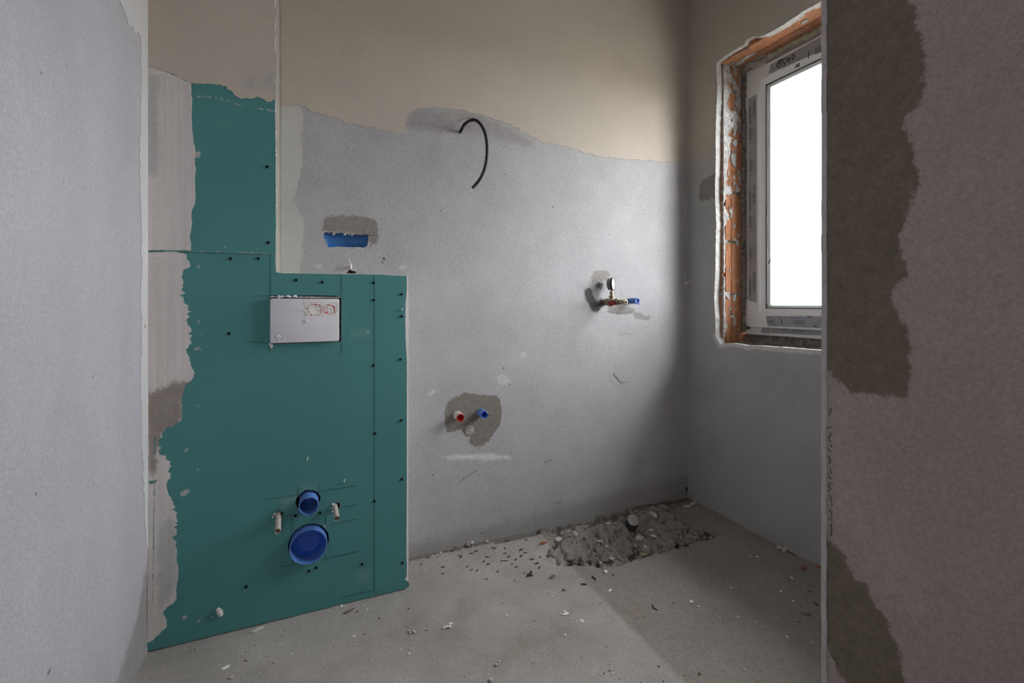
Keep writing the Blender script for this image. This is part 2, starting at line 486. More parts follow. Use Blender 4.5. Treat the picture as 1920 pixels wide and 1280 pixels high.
# ================================================================ SETTING
# ---- back wall
BOX_HOLE = [(0.0429,1.2631),(0.1033,1.2629),(0.1982,1.2606),(0.2021,1.2487),(0.1982,1.2222),(0.1866,1.2116),(0.1408,1.2114),(0.1033,1.2115),(0.0592,1.2074),(0.0519,1.2187),(0.0501,1.2323),(0.0429,1.2397)]
box_sd = poly_sd(BOX_HOLE)
PIPE_R, PIPE_B = (0.5481,0.544), (0.6498,0.5454)
VALVE_H, VALVE_C = (1.2704,1.0075), (1.4091,1.0129)
hole_base = poly_sd([(0.122,1.1132),(0.1257,1.1192),(0.1332,1.1274),(0.1408,1.1216),(0.1483,1.1238),(0.1559,1.1201),(0.1598,1.1122)])
back_sd = lambda U, V: np.maximum(-rough(box_sd, 0.004, 60, 3)(U, V), -rough(hole_base, 0.004, 90, 4)(U, V))
wall_back = sheet('wall_back', pl_back, (XL - 0.02, XR + 0.04, -0.12, ZC), 0.006, [M['plaster_back'], M['edge_white']], back_sd,
      w=lambda u, v: 0.0035 * fbm(u, v, 3, 11), thick=0.022, skirt=1, attrs={
    'wet_box': poly_sd([(0.0393,1.2668),(0.0411,1.2903),(0.0483,1.3142),(0.1033,1.3262),(0.1789,1.3299),(0.2255,1.3192),(0.2334,1.2933),(0.2374,1.263),(0.2315,1.23),(0.206,1.2166),(0.2021,1.2588),(0.1033,1.2629)]),
    'wet_tap': poly_sd([(0.4966,0.5123),(0.4944,0.5449),(0.5011,0.5874),(0.5211,0.6117),(0.5504,0.6224),(0.5731,0.6359),(0.6123,0.6285),(0.6592,0.6182),(0.6831,0.6141),(0.7216,0.611),(0.7363,0.5894),(0.7461,0.5477),(0.7436,0.5093),(0.7314,0.4765),(0.7071,0.452),(0.6902,0.4247),(0.6592,0.4038),(0.6239,0.4037),(0.5984,0.4289),(0.6053,0.4502),(0.5823,0.466),(0.5594,0.4817),(0.5323,0.4803),(0.5055,0.4789)]),
    'wet_valve': sd_union(poly_sd([(1.1904,1.1214),(1.2139,1.1518),(1.2584,1.1581),(1.2945,1.149),(1.3006,1.129),(1.2764,1.1082),(1.2286,1.1023),(1.1992,1.1018)]),
                          poly_sd([(1.2824,0.995),(1.3435,0.9924),(1.3808,0.9846),(1.444,0.9766),(1.4505,0.9506),(1.3652,0.9488),(1.2945,0.9571)]),
                          poly_sd([(1.4313,0.956),(1.4762,0.9556),(1.5088,0.9396),(1.5384,0.9393),(1.5351,0.9183),(1.5022,0.9187),(1.444,0.9274)])),
    'soot': sd_union(poly_sd([(1.1585,1.0591),(1.1759,1.0766),(1.1933,1.0719),(1.2051,1.0348),(1.2227,1.0075),(1.2524,1.0226),(1.2644,0.9975),(1.2405,0.9725),(1.2286,0.9576),(1.1992,0.9628),(1.1817,0.9975),(1.1614,1.0222)]),
                     poly_sd([(1.2168,1.0921),(1.2405,1.1025),(1.2584,1.0928),(1.2524,1.0727),(1.2286,1.0699)])),
    'damp_cable': poly_sd([(0.3384,1.6901),(0.3591,1.7603),(0.4226,1.7773),(0.5549,1.7931),(0.6474,1.7885),(0.7192,1.7663),(0.7932,1.7412),(0.8953,1.7189),(0.8953,1.6885),(0.7436,1.6974),(0.6474,1.7106),(0.5617,1.698),(0.4226,1.6924)]),
    'smear': poly_sd([(0.4988,0.3804),(0.5777,0.3787),(0.695,0.3657),(0.7807,0.3454),(0.7882,0.3306),(0.7192,0.3377),(0.6007,0.3559),(0.5211,0.3688)]),
    'scrape': sd_union(poly_sd([(0.7241,0.6923),(0.7436,0.7024),(0.7882,0.6722),(0.7683,0.6507),(0.7314,0.6578)]), poly_sd([(0.016,1.1375),(0.0339,1.1459),(0.0393,1.1305),(0.0195,1.126)]),
                       poly_sd([(0.831,0.785),(0.8565,0.7932),(0.8643,0.7696),(0.8386,0.7615)]), poly_sd([(0.3076,1.1429),(0.3384,1.1543),(0.3467,1.14),(0.3219,1.1309)]), poly_sd([(0.4226,0.6368),(0.4549,0.6599),(0.4615,0.6488),(0.4355,0.6273)])),
    'base_dirt': lambda U, V: V - 0.06 - 0.05 * np.clip((U - 0.6), 0, 1),
})
wall_back['kind'] = 'structure'
g = Geo().box((XL - 0.1, DW + 0.05, -0.1), (1.79, DW + 0.15, ZC))
make('blockwork', g, M['brick_dark'], wall_back)

back_place = lambda u, v, w: (u, DW - w - 0.0035 * float(fbm(np.float64(u), np.float64(v), 3, 11)), v)
g = Geo()
for l in ([(0.5504,1.7443),(0.5915,1.7662),(0.6239,1.7692)], [(1.2824,0.9647),(1.3189,0.9569),(1.3652,0.954),(1.4281,0.9612)], [(1.3497,0.8495),(1.387,0.8562),(1.4217,0.8553)],
                       [(0.948,0.2973),(0.9882,0.3037)], [(1.3189,0.6677),(1.3652,0.6188),(1.4122,0.6233)], [(0.5549,0.2659),(0.5823,0.2836),(0.6357,0.3089)], [(0.1789,1.2635),(0.2334,1.2587)], [(1.0018,0.1106),(1.0346,0.1026)]):
    g.stroke(l, back_place, 0.0010, -0.001, 0.0022)
tag(make('scratch', g, M['scratch'], wall_back), kind='stuff')
g = Geo()
for c_, r_ in zip([(0.7559,1.6673),(0.7584,1.5537),(0.479,1.3719),(0.9936,1.4344),(0.7535,0.7246),(0.7807,0.6521),(1.3652,1.046),(1.2945,1.3258),(0.2572,1.172),(0.2512,1.1575),(0.8259,1.552),(0.6427,0.3969),(0.9215,0.5857),(0.4484,0.3144),(0.6545,0.0386),(1.1992,0.8238),(1.5918,1.2636),(0.3384,0.9562),(0.6592,0.9085),(0.1313,1.5352)], [.003, .003, .003, .004, .004, .003, .003, .003, .006, .004, .002, .003, .002, .003, .004, .002, .002, .002, .002, .002]):
    g.prism([(c_[0] + r_ * .8 * math.cos(k * .785) * rnd.uniform(.7, 1.2), c_[1] + r_ * math.sin(k * .785) * rnd.uniform(.8, 1.5)) for k in range(8)], back_place, -0.001, 0.0005)
tag(make('nick', g, M['scratch'], wall_back), kind='stuff')

edge = [(-0.1085,1.9564),(-0.1018,1.6964),(-0.0747,1.6991),(-0.0403,1.7088),(0.0303,1.6917),(0.1033,1.68),(0.2177,1.6677),(0.2974,1.6612),(0.3322,1.66),(0.3384,1.6714),(0.3404,1.7405),(0.3696,1.7621),(0.4226,1.7773),(0.5099,1.7899),(0.5777,1.7925),(0.6474,1.7885),(0.7192,1.7776),(0.7807,1.7668),(0.8437,1.7487),(0.8953,1.7283),(0.948,1.7122),(1.0567,1.7152),(1.1413,1.6972),(1.2286,1.6912),(1.3497,1.6939),(1.4762,1.7019),(1.6087,1.713),(1.7797,1.7231)]
cream_sd = poly_sd([(-0.2, 2.7)] + edge + [(1.80, edge[-1][1]), (1.80, 2.7)])
sheet('skim_coat', pl_back, (-0.14, XR, 1.45, ZC), 0.0035, [M['cream']], rough(rough(cream_sd, 0.006, 40, 21, 3), 0.011, 170, 20, 2),
      w=lambda u, v: 0.0016 + 0.0035 * fbm(u, v, 3, 11), thick=0.003, parent=wall_back)
strip_sd = poly_sd([(-0.1418,1.697),(-0.0299,1.7087),(-0.0264,1.6498),(-0.0299,1.588),(-0.0299,1.5152),(-0.0351,1.4572),(-0.0472,1.4139),(-0.0593,1.3784),(-0.0524,1.3562),(-0.0403,1.3267),(-0.0264,1.3125),(-0.0211,1.2668),(-0.0264,1.2185),(-0.0299,1.1743),(-0.0368,1.1319),(-0.042,1.0936),(-0.1418,1.0913)])
sheet('joint_strip', pl_back, (-0.15, 0.05, 1.05, 1.85), 0.003, [M['filler_pale']], rough(rough(strip_sd, 0.006, 60, 22, 3), 0.010, 190, 19, 2),
      w=lambda u, v: 0.0012 + 0.0035 * fbm(u, v, 3, 11), thick=0.003, parent=wall_back)

# ---- left wall
wall_left = sheet('wall_left', pl_left, (0.3, DW, -0.1, ZC), 0.008, [M['plaster_left']], None,
      w=lambda u, v: 0.002 * fbm(u, v, 3, 31), attrs={
    'low_dirt': poly_sd([(1.63,0.2652),(1.5671,0.1804),(1.5174,0.1395),(1.4492,0.1035),(1.3909,0.0684),(1.7524,-0.3771),(1.63,-0.0403)]),
    'nick': sd_union(*[circ(p, .004) for p in [(1.0626,1.4013),(1.1439,1.2309),(1.0473,0.6749),(1.1543,1.4557),(1.0949,0.3407),(1.0893,0.3381),(1.2729,0.8437)]]),
}, extra=[[(XL, YR, -0.1), (XL, 0.3, -0.1), (XL, 0.3, ZC), (XL, YR, ZC)]])
wall_left['kind'] = 'structure'
ls = poly_sd([(1.7524,2.2744),(1.2863,1.8949),(1.359,1.7556),(1.4142,1.7392),(1.4492,1.7309),(1.4786,1.7178),(1.5174,1.7197),(1.5543,1.731),(1.5714,1.7284),(1.5714,1.6727),(1.5758,1.6013),(1.5671,1.5391),(1.5671,1.488),(1.5586,1.4487),(1.5628,1.3918),(1.5671,1.3346),(1.5714,1.277),(1.5758,1.1896),(1.5758,1.1014),(1.5714,1.0132),(1.5801,0.9543),(1.5758,0.8956),(1.5671,0.8378),(1.5714,0.7201),(1.5801,0.6003),(1.5934,0.4774),(1.6115,0.3501),(1.6207,0.2851),(1.7524,0.2195)])
sheet('skim_coat', pl_left, (1.2, DW, 0.3, 2.5), 0.005, [M['cream_left']], rough(ls, 0.012, 50, 32, 4), w=lambda u, v: 0.0018 + 0.002 * fbm(u, v, 3, 31), thick=0.003,
      attrs={'nick': sd_union(line_sd([(1.5979,0.9686),(1.6069,0.9444),(1.6115,0.911)]), circ((1.6069,0.9354), .006))}, parent=wall_left)

# ---- window wall: broken plaster edge round the opening, blockwork behind
open_poly = [(1.6378,2.152),(1.6314,2.0038),(1.6409,1.8415),(1.6409,1.688),(1.6441,1.5353),(1.6409,1.33),(1.6441,1.1767),(1.6505,1.0539),(1.6441,0.9206),(1.6441,0.8438),(1.6283,0.827),(1.6126,0.8054),(1.585,0.8151),(1.5403,0.8186),(1.4694,0.8123),(1.4132,0.817),(1.3159,0.8185),(1.2247,0.8222),(1.1431,0.8233)] + [(0.66, 0.81), (0.66, 2.155)] + [(1.1351,2.1507),(1.2467,2.1494),(1.3647,2.1485),(1.408,2.1533),(1.4369,2.1709),(1.4694,2.1715),(1.4833,2.1572),(1.5789,2.1588)]
win_sd = rough(rough(poly_sd(open_poly), 0.0045, 14, 41, 2), 0.0032, 75, 40, 3)
wn_cream = poly_sd([(1.9, 2.7)] + [(1.8186,1.7798),(1.8077,1.7629),(1.7932,1.7368),(1.7718,1.7145),(1.7404,1.7164),(1.7097,1.7129),(1.6797,1.7199),(1.6667,1.7264),(1.6634,1.7667),(1.6441,1.7709),(1.6441,1.9451)] + [(1.64, 2.155), (0.5, 2.155), (0.5, 2.7)])
wall_right = sheet('wall_right', pl_window, (YP - 0.02, DW + 0.04, -0.1, ZC), 0.006, [M['plaster_window'], M['edge_white']], lambda U, V: -win_sd(U, V),
      w=lambda u, v: 0.003 * fbm(u, v, 3, 42), thick=0.034, skirt=1, attrs={
    'wet_patch': poly_sd([(1.7473,1.5261),(1.7404,1.5965),(1.713,1.6138),(1.6732,1.6195),(1.6473,1.6257),(1.6441,1.5045),(1.6667,1.5144),(1.6797,1.5016),(1.7063,1.5123),(1.7198,1.4992)]),
    'pale_rim': lambda U, V: np.where(V < 0.86, poly_sd(open_poly)(U, V) - 0.018, 1.0),
})
wall_right['kind'] = 'structure'
sheet('skim_coat', pl_window, (YP, DW, 1.5, ZC), 0.005, [M['cream']], lambda U, V: np.maximum(rough(wn_cream, 0.009, 90, 43, 4)(U, V), -win_sd(U, V) + 0.002),
      w=lambda u, v: 0.0016 + 0.003 * fbm(u, v, 3, 42), thick=0.005, parent=wall_right)
g = Geo()
g.box((1.812, 0.45, -0.1), (2.06, DW, 0.798)); g.box((1.812, 0.40, 0.798), (2.06, 0.655, ZC)); g.box((1.90, 0.45, 2.19), (2.06, 1.95, ZC))
g.box((1.79, DW + 0.004, 0.798), (2.06, 2.0, ZC))
make('blockwork', g, M['brick_dark'], wall_right)
# jamb blocks: a hollow clay block shows its cut web, an open cell and the grooved face
zj = [0.80] + [p[1] for p in [(1.8837,1.0441),(1.8837,1.2983),(1.8837,1.5396),(1.8837,1.7886),(1.8837,2.035)]] + [2.19]
for k in range(6):
    z0, z1 = zj[k] + 0.006, zj[k + 1] - 0.006
    o1, o2 = rnd.uniform(-.002, .002), rnd.uniform(-.002, .002)
    prof = [(1.815, 1.634 + o1), (1.820, 1.634 + o1), (1.821, 1.652), (1.832, 1.652), (1.8335, 1.630 + o2), (1.868, 1.630 + o2), (1.8695, 1.634), (1.8715, 1.634), (1.873, 1.630 + o2), (1.935, 1.630 + o1), (2.06, 1.630 + o1), (2.06, 1.80), (1.815, 1.80)]
    g = Geo()
    g.rings([[(x, y, z0) for x, y in prof], [(x, y, z1) for x, y in prof]], 0)
    for fi in (2, 1): g.m[fi] = 1
    make('brick', g, [M['brick'], M['brick_dark']], wall_right)
    if k:
        g = Geo().box((1.818, 1.640, zj[k] - 0.007), (2.05, 1.80, zj[k] + 0.007))
        make('mortar_joint', g, M['mortar'], wall_right)


def smear_sd(U, V):
    up = np.clip((V - 1.35) / 0.5, 0, 1)
    a = (U - 1.826 - 0.026 * up) + 0.045 * fbm(U, V * 0.6, 26, 51, 4)
    for z in zj[1:-1]:
        a = np.minimum(a, np.maximum(np.abs(V - z) - 0.013, U - 1.845 - 0.03 * up) + 0.03 * fbm(U, V, 40, 52, 4))
    b = fbm(U, V * 0.5, 45, 53, 4) * 0.04 + 0.016 - 0.012 * up
    return np.minimum(np.maximum(a, 1.816 - U), np.maximum(b, U - 1.93))


sheet('plaster_smear', pl_jamb, (1.814, 1.935, 0.815, 2.15), 0.003, [M['smear']], smear_sd, w=lambda u, v: 0.004 + 0.003 * fbm(u, v, 60, 54), thick=0.02, parent=wall_right)
# lintel: clay soffit with a groove, smeared with plaster
prof = [(1.803, 2.152), (1.868, 2.147), (1.870, 2.153), (1.874, 2.153), (1.876, 2.146), (1.945, 2.150), (2.06, 2.150), (2.06, 2.19), (1.803, 2.19)]
g = Geo().rings([[(x, 0.655, z) for x, z in prof], [(x, 1.632, z) for x, z in prof]])
make('lintel', g, M['brick'], wall_right)
sheet('plaster_smear', lambda u, v, w: (u, v, 2.147 - w), (1.805, 1.935, 0.66, 1.63), 0.004, [M['smear']],
      lambda U, V: np.maximum(0.045 * fbm(U * 1.5, V * 0.35, 34, 55, 4) + 0.021 - 0.014 * np.clip((V - 1.4) / .2, 0, 1), U - 1.925), w=lambda u, v: 0.002 + 0.002 * fbm(u, v, 60, 56), thick=0.01, parent=wall_right)
# rough concrete under the frame
sheet('sill_bed', lambda u, v, w: (u, v, 0.802 + w), (1.795, 2.04, 0.655, 1.634), 0.006, [M['mortar']], None,
      w=lambda u, v: 0.010 * fbm(u, v, 25, 57, 4) + 0.012 * np.clip((u - 1.90) / 0.05, 0, 1) + 0.004, parent=wall_right)
g = Geo().box((1.962, 0.655, 0.80), (2.04, 1.63, 0.852))
make('mortar_bed', g, M['mortar'], wall_right)


def lumpy(path, r, seed, jit, seg=8):
    q = random.Random(seed); g = Geo()
    rr = [r * (1 + jit * q.uniform(-1, 1)) for _ in path]
    pts = [Vector(p) + Vector((q.uniform(-1, 1), q.uniform(-1, 1), q.uniform(-1, 1))) * r * jit * 0.5 for p in path]
    return g.tube(pts, rr, seg)


make('foam_seal', lumpy([(1.947, 1.622, 0.86 + k * 0.012) for k in range(108)], 0.013, 3, 0.35), M['mortar'], wall_right)
make('foam_seal', lumpy([(1.944, 0.66 + k * 0.012, 2.142) for k in range(81)], 0.014, 4, 0.3), M['foam'], wall_right)
make('hole', lumpy([(1.762, 1.812, 0.042), (1.768, 1.818, 0.049), (1.774, 1.822, 0.056)], 0.004, 9, 0.4), M['void'], wall_right)

# ---- partition on the right, with its corner bead
part_wet = sd_union(poly_sd([(0.5848,1.8785),(0.5848,0.8777),(0.5392,0.8835),(0.5308,0.8751),(0.5126,0.8608),(0.4909,0.8469),(0.4118,0.8543),(0.4104,0.8918),(0.4104,0.9413),(0.4139,0.966),(0.4281,0.9823),(0.434,1.0077),(0.4281,1.033),(0.4153,1.0449),(0.4139,1.0656),(0.4209,1.0871),(0.4174,1.1159),(0.4069,1.1514),(0.4035,1.1712),(0.398,1.1903),(0.4055,1.2291),(0.4069,1.246),(0.4153,1.2735),(0.4139,1.2938),(0.4035,1.2981),(0.3947,1.315),(0.392,1.3461),(0.3914,1.3781),(0.3947,1.4121),(0.4035,1.4455),(0.4139,1.4722),(0.4209,1.5268),(0.4506,1.755)]),
                    poly_sd([(0.5848,0.5592),(0.5354,0.5772),(0.5171,0.5717),(0.5038,0.5596),(0.4995,0.5434),(0.4842,0.5496),(0.4867,0.5319),(0.4703,0.532),(0.4647,0.5131),(0.4545,0.5016),(0.4392,0.4894),(0.434,0.4671),(0.4209,0.4506),(0.4209,0.4339),(0.4139,0.4016),(0.4001,0.3224),(0.4909,0.2425),(0.4995,0.3362),(0.5171,0.351),(0.5354,0.3855),(0.5848,0.3671)]))
wall_part = sheet('wall_partition', pl_part, (0.15, YP, -0.1, ZC), 0.005, [M['plaster_partition']], None,
      w=lambda u, v: 0.0015 * fbm(u, v, 4, 61), attrs={'wet': part_wet,
    'pale': poly_sd([(0.5262,0.8188),(0.4909,0.8077),(0.4825,0.7193),(0.4584,0.6571),(0.4001,0.5997),(0.3739,0.5345),(0.4001,0.5018),(0.4584,0.5431),(0.4995,0.594),(0.5308,0.6271)])},
      extra=[[(XP, YR, -0.1), (XP, 0.15, -0.1), (XP, 0.15, ZC), (XP, YR, ZC)], [(XP, YP, -0.1), (XP + 0.12, YP, -0.1), (XP + 0.12, YP, ZC), (XP, YP, ZC)]])
wall_part['kind'] = 'structure'
q = random.Random(91); g = Geo()
for a, b in ([(0.5299,0.8133),(0.5271,0.7977)], [(0.5299,0.7799),(0.5289,0.7592)], [(0.5289,0.7573),(0.5308,0.732)], [(0.5299,0.7304),(0.528,0.7138)], [(0.528,0.71),(0.5299,0.6875)], [(0.5299,0.6799),(0.5289,0.6612)], [(0.5289,0.6583),(0.5271,0.6381)], [(0.5271,0.6334),(0.5289,0.6136)], [(0.528,0.6092),(0.5262,0.5796)]):
    n = 6; pts = [(a[0] + (b[0] - a[0]) * k / n + q.uniform(-.003, .003), a[1] + (b[1] - a[1]) * k / n) for k in range(n + 1)]
    for k in range(n):
        if q.random() < .75: g.stroke(pts[k:k + 2], lambda u, v, w: (XP - w - .0015 * float(fbm(np.float64(u), np.float64(v), 4, 61)), u, v), q.uniform(.0006, .0015), -.001, .0012)
tag(make('crack', g, M['scratch'], wall_part), kind='stuff')
g = Geo()
for k in range(86):
    z0 = -0.1 + k * 0.0314; q = rnd.uniform(-.0008, .0008)
    g.box((XP - 0.002, YP - 0.006 + q, z0), (XP + 0.004, YP + 0.003 + q * 0.6, z0 + 0.0316))
make('corner_bead', g, M['bead'], wall_part)
g = Geo().box((XP + 0.12, YP - 0.05, -0.1), (1.9, YP, ZC))
tag(make('wall_front', g, M['plaster_window']), kind='structure')
g = Geo()
WA, WB, WC, WD = -0.22, -0.09, 0.95, 1.95       # opening added behind the camera to let in fill light from the sky
g.box((XL - 0.1, YR - 0.1, -0.1), (WA, YR, ZC)); g.box((WB, YR - 0.1, -0.1), (XP + 0.2, YR, ZC)); g.box((WA, YR - 0.1, -0.1), (WB, YR, WC)); g.box((WA, YR - 0.1, WD), (WB, YR, ZC))
tag(make('wall_rear', g, M['plaster_left']), kind='structure')
g = Geo().box((XL - 0.2, YR - 0.2, ZC), (2.1, 2.1, ZC + 0.1))
tag(make('ceiling', g, M['ceiling']), kind='structure')
g = Geo().box((2.1, -30, -2.9), (60, 30, -2.8))
tag(make('ground', g, M['ground']), kind='structure')
g = Geo().box((2.07, -2.0, 2.98), (2.95, 4.0, 3.15))          # the balcony of the storey above shades the window from high sky
tag(make('balcony', g, M['ceiling']), kind='structure')

# ---- floor with the broken-out pit for the shower drain
PIT_Y = 1.468
DRAIN = (1.3633,1.7511,-0.055)


def sst(x, a, b):
    t = np.clip((x - a) / (b - a), 0, 1)
    return t * t * (3 - 2 * t)


def pit_mask(u, v):
    e = 0.05 * fbm(u, v, 12, 71, 4)
    left = 0.80 + 0.22 * sst(1.47 + e - v, -0.12, 0.0) - 0.05 * np.sin(v * 14)
    m = sst(u + e * 1.6, left, left + 0.16) * (1 - sst(u + e, 1.45, 1.74))
    return m * sst(v + 0.010 * fbm(u, v, 30, 72), PIT_Y - 0.004, PIT_Y + 0.008)


def floor_h(u, v):
    m = pit_mask(u, v)
    bump = fbm(u, v, 14, 73, 5)
    rid = 1 - np.abs(fbm(u, v, 20, 74, 4)) * 4
    deep = 0.055 + 0.03 * np.exp(-(((u - 1.10) / 0.13) ** 2 + ((v - 1.60) / 0.07) ** 2))
    deep = deep * (1 - 0.5 * sst(u, 1.22, 1.45))
    h = -m * deep + m * (0.040 * bump + 0.010 * np.clip(rid, -1, 1)) * (1 - 0.6 * sst(u, 1.25, 1.5))
    h = h - 0.016 * (1 - sst(crevice(u, v), -0.002, 0.006))
    h = h + m * 0.040 * sst(v + 0.06 * fbm(u, v, 9, 79), 1.66, 1.74)
    h = h - 0.05 * m * np.exp(-(((u - DRAIN[0]) / 0.05) ** 2 + ((v - DRAIN[1] + .02) / 0.06) ** 2))
    h = np.minimum(h, 0.012 + 0 * m)
    h = h + 0.0022 * fbm(u, v, 9, 75) + 0.0018 * fbm(u, v, 60, 76, 3) * (0.3 + sst(v, 1.45, 1.8))
    h = h + 0.006 * np.clip(fbm(u, v, 40, 77, 3), 0, 1) * sst(v, DW - 0.07, DW - 0.01)
    return h - 0.0025 * sst(u, 0.887, 0.893) * (v < PIT_Y)


def crevice(u, v):
    m = pit_mask(u, v)
    near = 1 - sst(v, PIT_Y + 0.04, PIT_Y + 0.10)
    mid = np.exp(-(((v - 1.605 - 0.03 * np.sin(u * 9)) / 0.022) ** 2)) * (1 - sst(u, 1.24, 1.32))
    d = np.abs(fbm(u, v, 15, 78, 4)) * 0.10 - 0.0035 - 0.013 * near - 0.012 * mid
    return np.where(m > 0.35, d, 0.05)


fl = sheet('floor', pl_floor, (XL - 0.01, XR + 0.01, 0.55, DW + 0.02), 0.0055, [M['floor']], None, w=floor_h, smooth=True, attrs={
    'joint': line_sd([(0.889, 0.5), (0.889, 1.0), (0.891, 1.2), (0.889, PIT_Y)]),
    'brown': sd_union(poly_sd([(0.3857,1.3779),(0.4776,1.5063),(0.4936,1.4687),(0.409,1.3429)]), poly_sd([(0.3999,1.2129),(0.5815,1.2557),(0.6747,1.2272),(0.6014,1.189),(0.4604,1.1664)]), poly_sd([(0.8948,1.2361),(1.0212,1.3176),(1.0411,1.2304),(0.9259,1.1428)]), poly_sd([(1.2156,1.1249),(1.2893,1.0644),(1.2261,1.051)]), poly_sd([(1.3568,1.4146),(1.4857,1.402),(1.451,1.292),(1.3122,1.314)])),
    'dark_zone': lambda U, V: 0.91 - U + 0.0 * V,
    'pit': lambda U, V: 0.5 - pit_mask(U, V),
    'crevice': crevice,
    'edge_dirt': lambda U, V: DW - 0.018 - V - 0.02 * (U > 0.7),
}, extra=[[(XL - 0.01, YR, 0), (XR, YR, 0), (XR, 0.55, 0), (XL - 0.01, 0.55, 0)]])
fl['kind'] = 'structure'

# ---- window: frame, sash, pane, protective film
window = bpy.data.objects.new('window_1', None); window.location = (1.945, 1.12, 0.852); link(window); window['kind'] = 'structure'
Y0, Y1 = 0.648, 1.612          # frame outer edges
Z0, Z1 = 0.852, 2.134


def ring_frame(g, prof, y0, y1, z0, z1, mi=0):
    """profile (x, inset) swept round the rectangle with mitred corners"""
    cs = [lambda i: (y0 + i, z0 + i), lambda i: (y1 - i, z0 + i), lambda i: (y1 - i, z1 - i), lambda i: (y0 + i, z1 - i)]
    n = len(prof); vs = [(x, *cs[k](i)) for k in range(4) for x, i in prof]; fs = []
    for k in range(4):
        for j in range(n):
            a = k * n + j; b = k * n + (j + 1) % n; c = ((k + 1) % 4) * n + (j + 1) % n; d = ((k + 1) % 4) * n + j
            fs.append((a, d, c, b))
    return g.add(vs, fs, mi)


frame = make('frame', ring_frame(Geo(), [(1.945, 0), (1.945, 0.046), (2.01, 0.046), (2.01, 0)], Y0, Y1, Z0, Z1), M['pvc'], window, bevel=0.002)
SI = 0.028
SY0, SY1, SZ0, SZ1 = Y0 + 0.022, Y1 - 0.022, Z0 + 0.037, Z1 - 0.026
sash = make('sash', ring_frame(Geo(), [(1.930, 0), (1.930, 0.064), (1.934, 0.070), (1.943, 0.090), (1.985, 0.090), (1.985, 0)], SY0, SY1, SZ0, SZ1), M['pvc'], window, bevel=0.0015)
make('gasket', ring_frame(Geo(), [(1.9425, 0.0875), (1.9425, 0.0925), (1.95, 0.0925), (1.95, 0.0875)], SY0, SY1, SZ0, SZ1), M['gasket'], sash)
make('spacer', ring_frame(Geo(), [(1.956, 0.088), (1.956, 0.104), (1.972, 0.104), (1.972, 0.088)], SY0, SY1, SZ0, SZ1), M['pvc'], sash)
g = Geo(); g.box((1.950, SY0 + .085, SZ0 + .085), (1.954, SY1 - .085, SZ1 - .085)); g.box((1.974, SY0 + .085, SZ0 + .085), (1.978, SY1 - .085, SZ1 - .085))
make('pane', g, M['glass'], window)
# film strips with print
g = Geo()
g.prism([(1.5844,1.9832),(1.538,1.9895),(1.538,1.005),(1.5844,1.0154)], pl_sash, 0.0002, 0.0006)
g.prism([(1.4906,0.9432),(1.4797,0.8968),(1.1947,0.8987),(1.1947,0.9461)], pl_sash, 0.0002, 0.0006)
g.prism([(1.477,2.0549),(1.4662,2.094),(1.1741,2.1026),(1.1741,2.0386)], pl_sash, 0.0002, 0.0006)
sf = make('protective_film', g, M['film'], sash)
g = Geo()
for q in ([(1.6147,1.9356),(1.6017,1.9358),(1.6017,1.0207),(1.6147,1.0208)], [(1.5188,0.8885),(1.53,0.8641),(1.204,0.8676),(1.204,0.8936)], [(1.5049,2.1154),(1.4966,2.1338),(1.1832,2.1262),(1.1832,2.1069)]):
    g.prism(q, pl_frame, 0.0002, 0.0006)
ff = make('protective_film', g, M['film'], frame)


def text_geo(body, size):
    cu = bpy.data.curves.new('text', 'FONT'); cu.body = body; cu.size = size; cu.resolution_u = 2; cu.offset = size * 0.02
    ob = bpy.data.objects.new('text', cu); COL.objects.link(ob)
    me = bpy.data.meshes.new_from_object(ob.evaluated_get(bpy.context.evaluated_depsgraph_get()))
    vs = [tuple(v.co) for v in me.vertices]; fs = [tuple(p.vertices) for p in me.polygons]
    bpy.data.objects.remove(ob); bpy.data.meshes.remove(me); bpy.data.curves.remove(cu)
    return vs, fs


def put_text(g, body, size, width, origin, right, up, out, mi=0):
    vs, fs = text_geo(body, size)
    x0 = min(v[0] for v in vs); x1 = max(v[0] for v in vs); k = width / (x1 - x0)
    o, r, u = Vector(origin), Vector(right), Vector(up)
    off = Vector(out)
    return g.add([o + off + r * ((v[0] - x0) * k) + u * v[1] for v in vs], fs, mi)


ink, prt = Geo(), Geo()
ws = [(1.558,1.8735),(1.558,1.9573),(1.558,1.4596),(1.558,1.551),(1.558,1.0457),(1.558,1.1371)]
for a, b in ((ws[0], ws[1]), (ws[2], ws[3]), (ws[4], ws[5])):
    wid = b[1] - a[1]
    for y, s_, wd in ((1.569, .0135, wid), (1.5465, .0135, wid)):
        put_text(ink, 'SALAMANDER', s_, wd, (1.9292, y, a[1] - (0.012 if y > 1.55 else -0.012)), (0, 0, 1), (0, 1, 0), (0, 0, 0))
    prt.prism([(1.561, a[1] + .02), (1.557, a[1] + .02), (1.557, a[1] + .07), (1.561, a[1] + .07)], pl_sash, 0.0007, 0.0010)
for zc in (0.0, 0.42, 0.27, -0.15):
    z = ws[2][1] - 0.07 + zc
    prt.prism([(1.580, z - .03), (1.560, z - .03), (1.560, z + .03), (1.580, z + .03)], pl_sash, 0.0007, 0.0010)
    prt.prism([(1.553, z - .025), (1.547, z - .025), (1.547, z + .03), (1.553, z + .03)], pl_sash, 0.0007, 0.0010)
    for yy in (1.570, 1.551):
        ink.stroke([(yy, z - .042), (yy - .006, z - .047)], pl_sash, .003, 0.0007, 0.0010)
